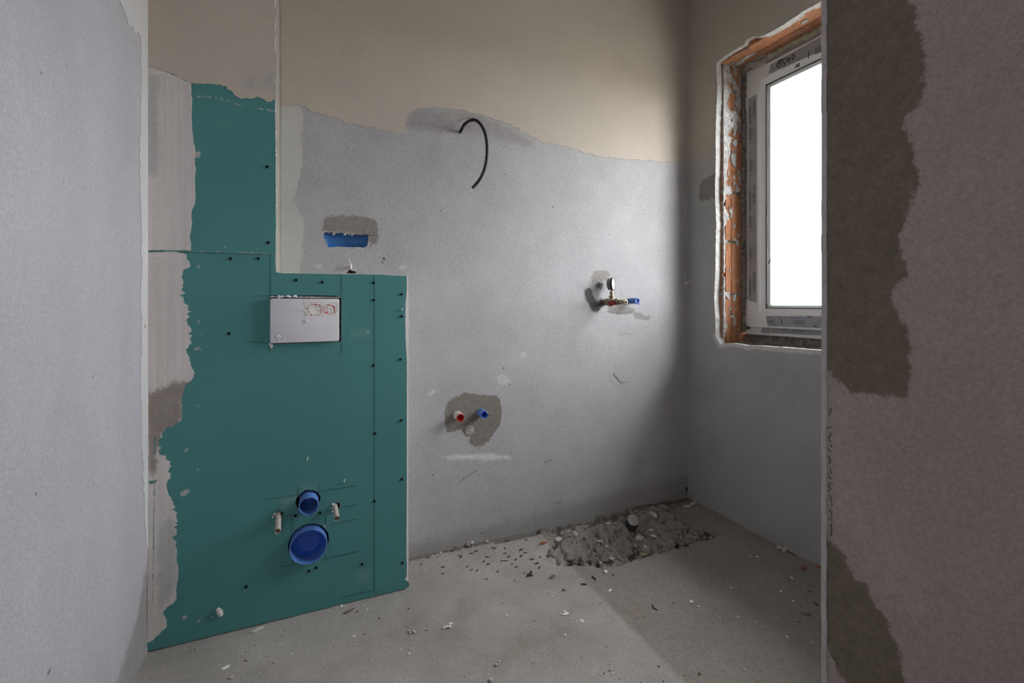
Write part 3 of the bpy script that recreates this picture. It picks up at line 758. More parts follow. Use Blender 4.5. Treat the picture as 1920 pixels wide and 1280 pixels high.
# bottom and top rails
for q in ([(1.4851,0.9409),(1.4851,0.9323),(1.4529,0.932),(1.4529,0.9405)], [(1.4851,0.9261),(1.4851,0.9089),(1.445,0.9081),(1.445,0.925)], [(1.3713,0.9438),(1.3713,0.9368),(1.3185,0.936),(1.3185,0.9429)], [(1.3591,0.9301),(1.3591,0.9115),(1.3068,0.9113),(1.3068,0.9295)],
          [(1.477,0.9055),(1.477,0.9019),(1.432,0.9014),(1.432,0.905)], [(1.3518,2.0235),(1.347,2.0374),(1.3279,2.0376),(1.3279,2.0192)], [(1.2636,2.038),(1.2636,2.067),(1.2265,2.0656),(1.2265,2.0372)]):
    prt.prism(q, pl_sash, 0.0007, 0.0010)
for q in ([(1.4242,0.9425),(1.419,0.9378)], [(1.4114,0.9285),(1.4114,0.9094)], [(1.2953,0.9446),(1.2771,0.944)], [(1.2681,0.9062),(1.2526,0.9058)], [(1.2907,2.0378),(1.2907,2.0649)], [(1.3812,2.0772),(1.3762,2.0701)]):
    ink.stroke(q, pl_sash, .004, 0.0007, 0.0010)
make('printed_lettering', ink, M['ink'], sash)
make('printed_block', prt, M['film_print'], sash)
# the handwritten number on the top rail
hw = Geo()
for st in ([(1.4088,2.0906),(1.4216,2.092),(1.432,2.0825),(1.432,2.0681),(1.4242,2.0621),(1.4165,2.0656),(1.4165,2.0776),(1.4242,2.0812),(1.432,2.0777)], [(1.4242,2.0932),(1.4346,2.0766),(1.4294,2.0645)], [(1.4114,2.087),(1.4268,2.0873)],
           [(1.3912,2.0844),(1.4063,2.087),(1.4088,2.0763),(1.3987,2.0714),(1.3962,2.0608),(1.4063,2.0584)], [(1.3762,2.0818),(1.3862,2.0819),(1.3887,2.0737),(1.3837,2.0666),(1.3762,2.0654),(1.3738,2.0736),(1.3762,2.0818)],
           [(1.3542,2.085),(1.3615,2.0839),(1.3639,2.0735),(1.3615,2.0653),(1.3542,2.0664),(1.3518,2.0768),(1.3542,2.085)]):
    hw.stroke(st, pl_sash, .0042, 0.0007, 0.0011)
make('handwriting', hw, M['ink'], sash)
ink2, lab = Geo(), Geo()
put_text(ink2, 'SALA', .0115, 0.042, (1.9442, 1.522, 0.8605), (0, -1, 0), (0, 0, 1), (0, 0, 0))
for q in ([(1.3994,0.8882),(1.3994,0.8811),(1.4198,0.88),(1.4198,0.8884)], [(1.3721,0.8849),(1.3193,0.8853),(1.3193,0.8785),(1.3721,0.8778)], [(1.407,0.8688),(1.3894,0.8686),(1.3894,0.8757),(1.3994,0.8751)], [(1.3574,0.8716),(1.31,0.8721),(1.31,0.8676),(1.3574,0.867)], [(1.6132,1.2578),(1.6026,1.2567),(1.6026,1.1478),(1.6132,1.1485)],
          [(1.6132,1.7006),(1.6026,1.6976),(1.6026,1.5809),(1.6132,1.5834)], [(1.2735,0.8911),(1.2735,0.8855),(1.2668,0.8859),(1.2668,0.8915)]):
    prt2 = ink2.prism(q, pl_frame, 0.0007, 0.0010)
make('printed_lettering', ink2, M['film_print'], frame)
lab.prism([(1.4885,0.8875),(1.4669,0.8885),(1.4275,0.8844),(1.4275,0.8664),(1.4483,0.8688),(1.4857,0.8629),(1.4803,0.8743)], pl_frame, 0.0007, 0.0012)
for q in ([(1.4669,0.8824),(1.4301,0.8807)], [(1.4669,0.8714),(1.4301,0.8698)]): lab.stroke(q, pl_frame, .004, 0.0012, 0.0015, 1)
make('torn_label', lab, [M['paper_label'], M['line_grey']], frame)
g = Geo()
g.box((1.938, 1.588, 0.878), (1.946, 1.600, 0.896)); g.prism([(1.583, 0.878), (1.597, 0.876), (1.597, 0.892), (1.591, 0.896)], lambda u, v, w: (1.937 - w, u, v), 0, 0.006)
make('corner_cap', g, M['drain_grey'], frame)
g = Geo().box((1.9435, 1.5935, 2.045), (1.9452, 1.5985, 2.085))
make('drain_slot', g, M['line_grey'], frame)
g = Geo()
for q in ([(1.4906,1.1875),(1.4797,1.2014)],): g.stroke(q, lambda y, z, w: (1.948 - w, y, z), .005, 0, 0.0015)
for c, r in zip([(1.4294,1.2235),(1.3887,1.2242),(1.2793,1.1683),(1.4372,1.2098)], (.0028, .0016, .0016, .0012)):
    g.prism([(c[0] + r * math.cos(a), c[1] + r * math.sin(a)) for a in [k * .785 for k in range(8)]], lambda y, z, w: (1.9499 - w, y, z), 0, 0.001)
make('dirt_speck', g, M['ink'], window)

# ================================================================ PLASTERBOARD CASING
casing = thing('plasterboard_casing', 'green moisture-resistant plasterboard casing stepped round the concealed cistern, in the left corner of the room', 'plasterboard', (-0.06, DB, 0))
XK = XL + 0.0004
low_poly = [(XK, 0.006)] + [(0.3138,0.0049),(0.3138,0.0442),(0.3129,0.381),(0.3138,0.7924),(0.3148,0.942),(0.3138,1.0168),(0.3111,1.0981),(0.1948,1.1008),(0.0924,1.099),(-0.0866,1.0978),(-0.1023,1.099),(-0.1016,1.1524),(-0.2688,1.1506),(-0.43,1.1489)]
up_poly = [(XK, ZC - 0.003)] + [(-0.43,1.1509),(-0.2688,1.1527),(-0.1016,1.1546),(-0.1009,1.2838),(-0.1016,1.4516),(-0.1031,1.6193),(-0.1023,1.7873)] + [(XC, ZC - 0.003)]
CUT = [(-0.1187,1.0251),(-0.0971,1.0269),(-0.036,1.0256),(0.0271,1.0269),(0.0792,1.0256),(0.0933,1.0212),(0.0933,0.8726),(0.0271,0.8731),(-0.118,0.873)]
FL_C, DR_C = (-0.0079,0.3628), (-0.0063,0.2282)
RODS = [(-0.0971,0.3293),(0.0709,0.3283)]
holes = sd_union(poly_sd(CUT), rough(circ(FL_C, 0.0365), 0.004, 90, 81), rough(circ(DR_C, 0.0605), 0.004, 90, 82),
                 rough(circ((RODS[0][0] + .004, RODS[0][1] + .004), 0.0115), 0.004, 160, 83), rough(circ((RODS[1][0] + .006, RODS[1][1] + .004), 0.013), 0.005, 160, 84))
low_sd = lambda U, V: np.maximum(rough(poly_sd(low_poly), 0.0012, 60, 85)(U, V), -holes(U, V))
up_sd = rough(poly_sd(up_poly), 0.0012, 60, 86)
paper_low = [(-0.43,0.004),(-0.1269,0.0038),(0.0924,0.0035),(0.1773,0.0041),(0.288,0.0033),(0.3027,0.0039),(0.3157,0.0082),(0.3176,0.0153),(0.3138,0.0255),(0.3027,0.0356),(0.2972,0.0332),(0.3083,0.0455),(0.3083,0.0829),(0.3064,0.1393),(0.3083,0.3817),(0.3083,0.7927),(0.3046,0.8675),(0.3027,0.9422),(0.3036,0.9981),(0.3083,1.0542),(0.3083,1.0971),(0.1948,1.0999),(0.0924,1.098),(-0.0866,1.0968),(-0.1016,1.0982),(-0.1016,1.1524),(-0.2688,1.1506),(-0.43,1.1489)]
paper_sd = lambda U, V: np.maximum(rough(poly_sd(paper_low), 0.0012, 60, 85)(U, V), -holes(U, V))
lower = sheet('lower_board', pl_board, (XK, 0.33, 0.0, 1.16), 0.004, [M['gypsum']], low_sd, w=lambda u, v: -0.0008, thick=0.012, parent=casing)
sheet('paper_face', pl_board, (XK, 0.33, 0.0, 1.16), 0.004, [M['green'], M['gypsum']], paper_sd, w=lambda u, v: 0.0005 * fbm(u, v, 4, 87), thick=0.0009, skirt=1, parent=lower, attrs={
    'dust': sd_union(poly_sd([(0.1259,0.909),(0.1773,0.9114),(0.1773,0.8897),(0.1259,0.8912)]), poly_sd([(0.1429,0.1024),(0.186,0.0961),(0.1773,0.0583),(0.1463,0.0657)]), poly_sd([(-0.0896,0.3919),(-0.0283,0.3903),(-0.036,0.3574),(-0.082,0.3484)]), poly_sd([(-0.036,0.4138),(0.0271,0.4159),(0.0271,0.3933),(-0.0283,0.3903)])),
    'dab': sd_union(*[circ(p, r) for p, r in zip([(-0.3065,0.9477),(-0.3039,0.9429),(-0.3012,0.9064),(-0.3065,0.8701),(-0.3025,0.8636),(-0.3132,0.8656),(-0.3065,1.1093),(-0.2316,1.1101),(-0.3409,0.0776),(-0.3052,0.0569),(-0.2715,0.0604),(-0.3435,0.442),(-0.3356,0.447),(-0.3383,0.5667),(-0.3343,0.5725),(-0.3079,0.5074),(-0.2918,0.3555),(-0.0438,1.075),(0.0416,0.2724),(0.1773,0.9042),(-0.3119,0.6978),(-0.3052,0.6972)],
                                                 [.003, .0025, .002, .003, .003, .004, .004, .002, .006, .004, .003, .008, .007, .004, .003, .003, .002, .003, .004, .004, .002, .002])])})
upper = sheet('upper_board', pl_board, (XK, -0.08, 1.10, ZC), 0.004, [M['gypsum']], up_sd, w=lambda u, v: -0.0008, thick=0.012, parent=casing)
sheet('paper_face', pl_board, (XK, -0.08, 1.10, 1.75), 0.004, [M['green'], M['gypsum']], up_sd, w=lambda u, v: 0.0005 * fbm(u, v, 4, 87), thick=0.0009, skirt=1, parent=upper, attrs={
    'dust': line_sd([(-0.2482,1.5463),(-0.2274,1.5414)]),
    'dab': sd_union(circ((-0.3105,1.4416), .009), circ((-0.3052,1.4486), .004), rough(line_sd([(-0.3198,1.614),(-0.2891,1.6179),(-0.2551,1.6192),(-0.2274,1.6143),(-0.1993,1.6078),(-0.1562,1.6069),(-0.1269,1.6036),(-0.1046,1.6056)]), 0.009, 130, 88), rough(line_sd([(-0.3198,1.1563),(-0.2891,1.1561),(-0.2134,1.1579),(-0.1269,1.1567)]), 0.006, 160, 89),
                    circ((-0.2385,1.1697), .003), circ((-0.3065,1.5435), .002))})
# coats on the upper board
cc = poly_sd([(XL - .01, ZC)] + [(-0.4374,1.6767),(-0.4,1.6767),(-0.3617,1.6642),(-0.3251,1.6516),(-0.2958,1.6548),(-0.2688,1.6584),(-0.2523,1.6599),(-0.2344,1.6568),(-0.2246,1.644),(-0.2134,1.638),(-0.1993,1.6323),(-0.185,1.63),(-0.1707,1.6341),(-0.1562,1.6433),(-0.146,1.6435),(-0.1357,1.6387),(-0.1269,1.6336),(-0.115,1.6373),(-0.1016,1.6464)] + [(XC, ZC)])
sheet('skim_coat', pl_board, (XK, XC + 0.002, 1.5, ZC), 0.004, [M['cream_column']], rough(cc, 0.008, 60, 90), w=lambda u, v: 0.002 + 0.001 * fbm(u, v, 5, 91), thick=0.003, parent=upper,
      attrs={'grey_smear': sd_union(poly_sd([(-0.1921,1.6942),(-0.1562,1.6962),(-0.1416,1.6792),(-0.1707,1.6539),(-0.1921,1.6614)]), poly_sd([(-0.1343,1.6972),(-0.1061,1.7194),(-0.1061,1.6775),(-0.1269,1.6653)]), poly_sd([(-0.4288,1.6739),(-0.4025,1.6762),(-0.4025,1.6223),(-0.4288,1.6174)]))})
fillr = [(-0.4374,1.6874),(-0.4,1.6767),(-0.3617,1.6642),(-0.3251,1.6509),(-0.3225,1.582),(-0.3211,1.5191),(-0.3159,1.4567),(-0.3145,1.4094),(-0.3132,1.3542),(-0.3145,1.2956),(-0.3211,1.2777),(-0.3238,1.2507),(-0.3251,1.2191),(-0.3277,1.1953),(-0.3251,1.1797),(-0.3264,1.1563),(-0.4374,1.1512)]
damp = poly_sd([(-0.4275,0.7462),(-0.405,0.7507),(-0.3873,0.7602),(-0.3617,0.7708),(-0.3198,0.7743),(-0.3356,0.7471),(-0.3435,0.7006),(-0.3448,0.6694),(-0.3552,0.6392),(-0.3771,0.6322),(-0.3924,0.6246),(-0.4,0.5977),(-0.4075,0.5525),(-0.4138,0.4919),(-0.425,0.5242),(-0.43,0.6471)])
bare = sd_union(poly_sd([(-0.4144,0.4843),(-0.4113,0.4838),(-0.4132,0.3383),(-0.4157,0.1363),(-0.4182,0.1369),(-0.4157,0.3388)]), poly_sd([(-0.43,0.4913),(-0.405,0.4921),(-0.41,0.4852),(-0.4225,0.481)]), poly_sd([(-0.4125,0.6176),(-0.4094,0.6173),(-0.41,0.5651),(-0.4132,0.5655)]), circ((-0.3924,0.5937), .011), circ((-0.3949,0.6033), .009), circ((-0.3911,0.5719), .012))
thin = poly_sd([(-0.405,0.3366),(-0.3771,0.3932),(-0.3617,0.3436),(-0.3578,0.2648),(-0.3604,0.1874),(-0.3771,0.1449),(-0.4,0.1198),(-0.405,0.2135)])
sheet('joint_filler', pl_board, (XK, -0.28, 1.08, 1.68), 0.003, [M['filler'], M['edge_white']], rough(poly_sd(fillr), 0.0035, 50, 92), w=lambda u, v: 0.0012, thick=0.002, parent=upper,
      attrs={'damp': lambda U, V: 1 + 0 * U, 'bare': lambda U, V: 1 + 0 * U, 'thin': poly_sd([(-0.4288,1.6556),(-0.4025,1.6608),(-0.4025,1.3681),(-0.4288,1.3652)])})
filll = [(-0.4374,1.1486),(-0.3617,1.1512),(-0.3343,1.1493),(-0.333,1.1368),(-0.3277,1.1213),(-0.3264,1.1087),(-0.3356,1.1021),(-0.3435,1.0972),(-0.3448,1.0768),(-0.3422,1.0612),(-0.3448,1.0439),(-0.3409,1.0329),(-0.3487,1.025),(-0.3448,1.0141),(-0.3343,0.9953),(-0.3291,0.9669),(-0.3264,0.9323),(-0.3277,0.8882),(-0.3277,0.8693),(-0.3343,0.8648),(-0.3304,0.8489),(-0.3238,0.825),(-0.3198,0.7964),(-0.3185,0.7837),(-0.3251,0.7746),(-0.3396,0.7599),(-0.3461,0.7165),(-0.3474,0.6775),(-0.3513,0.6544),(-0.3681,0.6405),(-0.3822,0.6374),(-0.3949,0.6264),(-0.3962,0.6096),(-0.3924,0.5875),(-0.3962,0.5664),(-0.3873,0.5528),(-0.3771,0.5391),(-0.3771,0.4941),(-0.3835,0.4857),(-0.3847,0.472),(-0.3771,0.4475),(-0.3668,0.4069),(-0.363,0.375),(-0.3642,0.3519),(-0.3668,0.3213),(-0.3604,0.281),(-0.3565,0.2333),(-0.3578,0.1868),(-0.3604,0.1437),(-0.3694,0.1242),(-0.3835,0.1186),(-0.3898,0.1048),(-0.3835,0.0845),(-0.386,0.062),(-0.4,0.0459),(-0.4163,0.0321),(-0.4263,0.0258),(-0.4374,0.0291)]
sheet('joint_filler', pl_board, (XK, -0.28, 0.03, 1.18), 0.003, [M['filler'], M['edge_white']], spiky(poly_sd(filll), 93), w=lambda u, v: 0.0012, thick=0.002, parent=lower,
      attrs={'damp': damp, 'bare': bare, 'thin': thin})
# returns and top of the casing
g = Geo().box((XC - 0.0125, DB + 0.0125, 1.10), (XC, DW - 0.003, ZC)); make('side_panel', g, M['side_dimmed'], casing)
g = Geo().box((XC, DB + 0.0125, 1.080), (0.31, DW - 0.003, 1.0925)); make('ledge_panel', g, M['gypsum'], casing)
g = Geo().box((0.2985, DB + 0.0125, 0.002), (0.311, DW - 0.003, 1.080)); make('side_panel', g, M['gypsum'], casing)
# torn paper and gypsum bits along the arris
g = Geo()
for k in range(34):
    z = 1.30 + k * 0.0105 + rnd.uniform(-.003, .003); s_ = rnd.uniform(.0006, .0018) * (1.7 if rnd.random() < .15 else 1)
    g.lathe([(s_ * .3, -s_ * 1.8), (s_, -s_ * .5), (s_ * .8, s_), (s_ * .2, s_ * 2)], (XC + .0005, DB - 0.001, z), (0.1, 0.1, 1), 5, 0, True, True, 0.3)
tag(make('torn_paper', g, M['gypsum'], upper), kind='stuff')
# screws
g = Geo().lathe([(0.0008, 0.0008), (0.0030, 0.0009), (0.0046, 0.0020), (0.0046, 0.0026), (0.0052, 0.0026), (0.0050, 0.0005)], (0, 0, 0), (0, -1, 0), 12, 0, True)
scr_me = mesh_of('screw', g.v, g.f, g.m, [M['void']])
SCREWS_UP = [(-0.1254,1.427),(-0.1224,1.1903)]
SCREWS_LOW = [(-0.2246,1.1363),(-0.1504,1.1391),(-0.0438,1.075),(0.0335,1.0696),(-0.2281,0.9092),(0.1956,1.0708),(0.2889,1.0325),(0.1956,1.0118),(0.2893,0.9554),(0.2852,0.8059),(0.1948,0.7894),(0.2,0.5582),(0.288,0.593),(0.2898,0.3883),(0.1974,0.3278),(0.2917,0.0965),(0.1583,0.1222),(-0.1827,0.13),(-0.0063,0.1368),(0.0151,0.143),(-0.0453,0.3232),(0.0271,0.3195)]
for par, lst in ((upper, SCREWS_UP), (lower, SCREWS_LOW)):
    for u, v in lst:
        o = bpy.data.objects.new('screw', scr_me); link(o, par)
        o.location = Vector((u, DB - 0.0003, v)) - base_of(par)
        o.scale = (0.86, 1, 0.86)
g = Geo()
pw = lambda *ls: [g.stroke(l, pl_board, 0.0012, 0.0004, 0.0008) for l in ls]
pw([(0.1983,1.0945),(0.1983,0.0206)], [(-0.1165,1.1488),(-0.1165,1.0268)], [(-0.118,0.8713),(-0.1173,0.8479)], [(0.0924,1.0964),(0.0924,1.0283)], [(0.0933,0.8691),(0.0933,0.8355)], [(-0.1634,1.0231),(-0.121,1.0242)], [(-0.1807,0.8817),(-0.1224,0.8781)],
   [(-0.1284,0.3884),(-0.036,0.3881)], [(0.0248,0.389),(0.1429,0.389)], [(-0.0805,0.3257),(-0.0484,0.3254)], [(0.0974,0.3254),(0.1429,0.3263)], [(0.0554,0.2732),(0.1429,0.278)], [(0.0465,0.1666),(0.1458,0.1681)], [(-0.0896,0.1695),(-0.0484,0.1662)],
   [(-0.037,0.4156),(-0.037,0.3831)], [(0.0229,0.4183),(0.0229,0.3853)], [(-0.0932,0.3555),(-0.0932,0.342)], [(-0.0546,0.3215),(-0.0546,0.2789)], [(-0.0546,0.1939),(-0.0546,0.1667)], [(0.044,0.3033),(0.044,0.2754)], [(0.044,0.1776),(0.044,0.1566)], [(0.0759,0.3503),(0.0759,0.3397)],
   [(0.0924,0.0256),(0.1948,0.0251)])
make('pencil_mark', g, M['pencil'], lower)
g = Geo()
for (u, v), s_ in zip([(-0.2537,0.0717),(-0.251,0.0645),(-0.2565,0.0805),(-0.2482,0.0606)], (.009, .008, .006, .005)):
    g.lathe([(s_ * .5, -.001), (s_, .002), (s_ * .8, .007), (s_ * .3, .010)], (u, DB, v), (0.1, -1, .1), 8, 0, True, True, 0.25)
tag(make('plaster_dab', g, M['chip_pale'], lower), kind='stuff')
for (u, v), L in zip([(-0.011,0.4976),(0.1007,0.4099),(0.2898,0.9777)], (.010, .010, .006)):
    g = Geo().tube([(u, DB + .002, v - L * .3), (u, DB - .006, v), (u + .002, DB - .008, v + L)], [.0018, .0022, .0012], 6)
    make('plastic_tail', g, M['chip_white'], lower)
# ragged paper along the cut-out
g = Geo()
q = random.Random(5)
for k in range(46):
    t = k / 45
    a = [(-0.115,1.0209),(0.0858,1.0203)]
    u = a[0][0] + (a[1][0] - a[0][0]) * t; v = a[0][1] + (a[1][1] - a[0][1]) * t
    s_ = .0016 + (.0035 if .1 < t < .36 else .0008 if t < .8 else 0) * q.random()
    g.lathe([(s_ * .4, -s_), (s_, 0), (s_ * .4, s_ * 1.5)], (u, DB - 0.004, v - .001 + s_ * .6), (1, 0.3, q.uniform(-.5, .9)), 5, 0, True, True, 0.4)
for (u, v) in [(-0.1165,0.8729),(-0.115,0.8645),(-0.1121,0.8694)]:
    g.lathe([(.002, -.004), (.0035, 0), (.001, .006)], (u, DB - .001, v), (0.3, -.2, -1), 5, 0, True, True, 0.4)
tag(make('torn_paper', g, M['gypsum'], lower), kind='stuff')

# ---- cistern cover plate with its sticker
CP = [(-0.1165,1.0159),(0.085,1.0168),(0.085,0.8765),(-0.1165,0.883)]
cx0, cx1 = CP[0][0], CP[1][0]; cz0, cz1 = CP[2][1], CP[0][1]
cover = thing('cistern_cover', 'pale grey plastic cover plate set in the green plasterboard, with a red-line sticker', 'cistern cover', ((cx0 + cx1) / 2, DB, cz0))
pl_cov = lambda u, v, w: (u, DB - 0.015 - w, v)


def rrect(x0, x1, z0, z1, r, n=5):
    out = []
    for cx_, cz_, a0 in ((x1 - r, z0 + r, -90), (x1 - r, z1 - r, 0), (x0 + r, z1 - r, 90), (x0 + r, z0 + r, 180)):
        for k in range(n + 1):
            a = R(a0 + 90 * k / n); out.append((cx_ + r * math.cos(a), cz_ + r * math.sin(a)))
    return out


g = Geo()
rings = [(0, -.020), (0, -.001), (.0007, 0.0), (.0018, .0006)]
g.rings([[pl_cov(u, v, w) for u, v in rrect(cx0 + i, cx1 - i, cz0 + i, cz1 - i, .006)] for i, w in rings], 0, False, True)
plate = make('plate', g, M['white_plastic'], cover, smooth=True)
sx0, sz1 = (-0.0228,1.0103); sx1, sz0 = (0.0874,0.9594)
# the plate stands proud, so the sticker is laid out in fractions of the plate
W_, H_ = cx1 - cx0, cz1 - cz0
fu = lambda px: cx0 + W_ * (px - 506) / 131.5
fv = lambda py: cz1 - H_ * (py - 557.5) / 81.5
g = Geo(); g.prism([(fu(568.5), fv(562)), (fu(635), fv(562.5)), (fu(635.5), fv(592)), (fu(570), fv(592.5))], pl_cov, 0.0007, 0.0011)
sticker = make('sticker', g, M['sticker'], cover)
grey, red = Geo(), Geo()
T = lambda pts: [(fu(540 + 20 / 1 * 0 + 0 + x / 21.33 + 20), fv(540 + y / 21.33)) for x, y in pts]


def arc(cx_, cy_, r, a0, a1, n=16): return [(cx_ + r * math.cos(R(a0 + (a1 - a0) * k / n)), cy_ + r * math.sin(R(a0 + (a1 - a0) * k / n))) for k in range(n + 1)]


for l in ([(225, 515), (990, 515), (990, 1050), (240, 1055), (225, 515)], [(310, 515), (315, 1055)], [(380, 650), (430, 590), (700, 640)], [(380, 650), (650, 720)], [(380, 660), (375, 880)], [(240, 965), (330, 985)],
          [(740, 830), (745, 1030), (540, 985)], [(745, 1030), (860, 985)], [(770, 600), (850, 600), (920, 660), (940, 740), (910, 790)], arc(780, 730, 115, 60, 320), [(900, 905), (985, 905)], [(730, 750), (860, 700)],
          arc(1365, 740, 225, 0, 360, 26), [(1150, 750), (1310, 780), (1420, 715)], [(1310, 780), (1315, 960)], [(370, 880), (425, 900), (420, 940), (385, 930), (370, 880)], [(540, 840), (570, 860)], [(1390, 1020), (1510, 1020)], [(1130, 560), (1135, 640)]):
    grey.stroke(T(l), pl_cov, .00085, 0.0012, 0.0015)
for l in ([(440, 580), (640, 610), (830, 655), (865, 690), (865, 975)],): red.stroke(T(l), pl_cov, .0014, 0.0015, 0.0018)
for l in ([(1175, 615), (1420, 680), (1455, 715), (1455, 940)],): red.stroke(T(l), pl_cov, .0028, 0.0015, 0.0018)
for l in ([(1135, 640), (1075, 690), (1060, 790), (1015, 880)], [(1140, 1010), (1240, 1010)], [(1265, 1005), (1385, 1000)]): red.stroke(T(l), pl_cov, .0012, 0.0015, 0.0018)
for p_ in ([(260, 755), (345, 745), (345, 775), (285, 790)], [(890, 830), (955, 815), (955, 845), (900, 855)], [(640, 555), (675, 555), (705, 630), (665, 630)], [(450, 985), (490, 980), (510, 1045), (475, 1050)], [(1045, 960), (1115, 870), (1190, 960)]):
    red.prism(T(p_), pl_cov, 0.0012, 0.0018)
make('grey_diagram', grey, M['line_grey'], sticker)
make('red_diagram', red, M['line_red'], sticker)
g = Geo()
c_ = (fu(521.5), fv(627)); g.stroke([(c_[0] + .0105 * math.cos(R(a)), c_[1] + .0105 * math.sin(R(a))) for a in range(-60, 285, 15)], pl_cov, .0010, .0004, .0009, 1)
make('knock_out_ring', g, [M['white_plastic'], M['line_grey']], cover); g = Geo()
g.lathe([(.0075, 0), (.0065, .0015), (.0, .0018)], pl_cov(c_[0] - .0005, c_[1], .0004), (0, -1, 0), 18, 0)
make('moulded_boss', g, M['white_plastic'], cover); g = Geo()
g.lathe([(.0062, 0), (.005, .0020), (.0, .0024)], pl_cov(fu(573), fv(599.5), .0004), (0, -1, 0), 18, 0)
make('moulded_boss', g, M['white_plastic'], cover)
g = Geo().tube([pl_cov(fu(569), fv(580.5), 0), pl_cov(fu(567), fv(577), .006), pl_cov(fu(563.2), fv(570), .013)], [.0011, .0012, .0009], 6)
make('plastic_tail', g, M['chip_white'], cover)

# ---- flush pipe, soil pipe, fixing rods


def pipe(name, label, cat, c, r, t, y_front, y_bottom, lip, mats):
    o = thing(name, label, cat, (c[0], DB, c[1] - r))
    g = Geo().lathe([(r, 0), (r, y_bottom - y_front - lip), (r * 1.0, y_bottom - y_front - .001), (r - .001, y_bottom - y_front), (r - t, y_bottom - y_front), (r - t, .012)], (c[0], y_bottom, c[1]), (0, -1, 0), 40)
    make('wall_of_pipe', g, mats[0], o, smooth=True)
    g = Geo().lathe([(0.0005, 0), (r * .55, .0), (r * .62, .0015), (r * .68, 0), (r - t, 0), (r - t, .001)], (c[0], y_bottom - .012, c[1]), (0, -1, 0), 40, 0, True)
    make('end_stop', g, mats[1], o, smooth=True)
    return o


pipe('flush_pipe', 'narrower blue flush pipe stub above the wide soil pipe, sticking out of the green plasterboard', 'pipe', (-0.0063,0.3608), 0.0290, 0.0022, 1.592, 1.70, .01, (M['blue_dusty'], M['blue']))
pipe('soil_pipe', 'wide blue soil pipe stub low in the green plasterboard', 'pipe', (-0.0071,0.2257), 0.0555, 0.0026, 1.606, 1.668, .01, (M['blue_dusty'], M['blue']))
for (nm, lb, (u, v), tip) in (('fixing_rod', 'white sleeved fixing rod left of the blue pipes, angled down from the green board', RODS[0], (-0.0889,1.515,0.3326)), ('fixing_rod', 'white sleeved fixing rod right of the blue pipes, in a ragged hole', RODS[1], (0.0746,1.535,0.3312))):
    o = thing(nm, lb, 'fixing rod', (u, DB, v - .008))
    a, b = Vector((u, 1.70, v + .004)), Vector(tip)
    d = (b - a).normalized()
    pts = [a.lerp(b, k / 14) for k in range(15)]
    g = Geo().tube(pts, [.0078 + .0004 * (k % 2) for k in range(15)], 14, 0, True, False)
    g.tube([b, b - d * .012], [.0078, .0060], 14, 0, False, False)
    make('sleeve', g, M['sleeve'], o, smooth=True)
    g = Geo().tube([b - d * .03, b - d * .004], .0052, 10)
    make('threaded_rod', g, M['chip_brown'], o, smooth=True)
    g = Geo()
    q = random.Random(int(u * 1000))
    for k in range(9):
        a_ = q.uniform(1.5, 5.2); s_ = q.uniform(.0018, .004)
        g.lathe([(s_ * .4, -s_), (s_, 0), (s_ * .3, s_)], (u + .012 * math.cos(a_), DB - .0015, v + .013 * math.sin(a_)), (q.uniform(-1, 1), -.6, q.uniform(-1, 1)), 5, 0, True, True, .3)
    tag(make('torn_paper', g, M['gypsum'], o), kind='stuff')

# ================================================================ ON THE BACK WALL
# ---- junction box
jb = thing('junction_box', 'blue flush-mounted junction box in a ragged slot in the grey plaster above the green ledge', 'junction box', (0.02, DW, 1.28))
bx = [(0.0375,1.2705),(0.206,1.2064)]
x0, z1 = bx[0]; x1, z0 = bx[1]
g = Geo()
rr = lambda i, y: [(u, y, v) for u, v in rrect(x0 + i, x1 - i, z0 + i * .8, z1 - i * .8, max(.003, .014 - i * .5))]
g.rings([rr(0, DW + .012), rr(.001, DW + .024), rr(.006, DW + .034), rr(.014, DW + .041), rr(.024, DW + .045), rr(.034, DW + .046)], 0, False, True)
make('tray', g, M['blue_box'], jb, smooth=True)
c_ = (0.0775,1.2574)
g = Geo().lathe([(.0022, .0), (.0022, .008), (.0046, .008), (.0046, .0), ], (c_[0], DW + .012, c_[1]), (0, -1, 0), 14, 0)
make('screw_boss', g, M['white_plastic'], jb, smooth=True)
g = Geo()
for (u, v), s_ in zip([(0.1154,1.2587),(0.1295,1.2605),(0.1408,1.2572),(0.1655,1.2637),(0.0592,1.2582)], (.005, .004, .0045, .004, .002)):
    g.lathe([(s_ * .4, -s_), (s_, 0), (s_ * .4, s_ * 1.6)], (u, DW + .008, v), (.7, -.5, .5), 6, 0, True, True, .3)
tag(make('plaster_crumb', g, M['chip_pale'], jb), kind='stuff')
g = Geo().box((c_[0] - .008, DW + .006, c_[1] - .003), (c_[0] + .008, DW + .012, c_[1] + .006))
make('screw_tab', g, M['chip_brown'], jb)

# ---- black cable


def catmull(P, n=8):
    P = [Vector(p) for p in P]; out = []
    Q = [P[0] * 2 - P[1]] + P + [P[-1] * 2 - P[-2]]
    for k in range(1, len(Q) - 2):
        a, b, c, d = Q[k - 1:k + 3]
        for j in range(n):
            t = j / n
            out.append(0.5 * ((2 * b) + (c - a) * t + (2 * a - 5 * b + 4 * c - d) * t * t + (3 * b - a - 3 * c + d) * t ** 3))
    return out + [P[-1]]


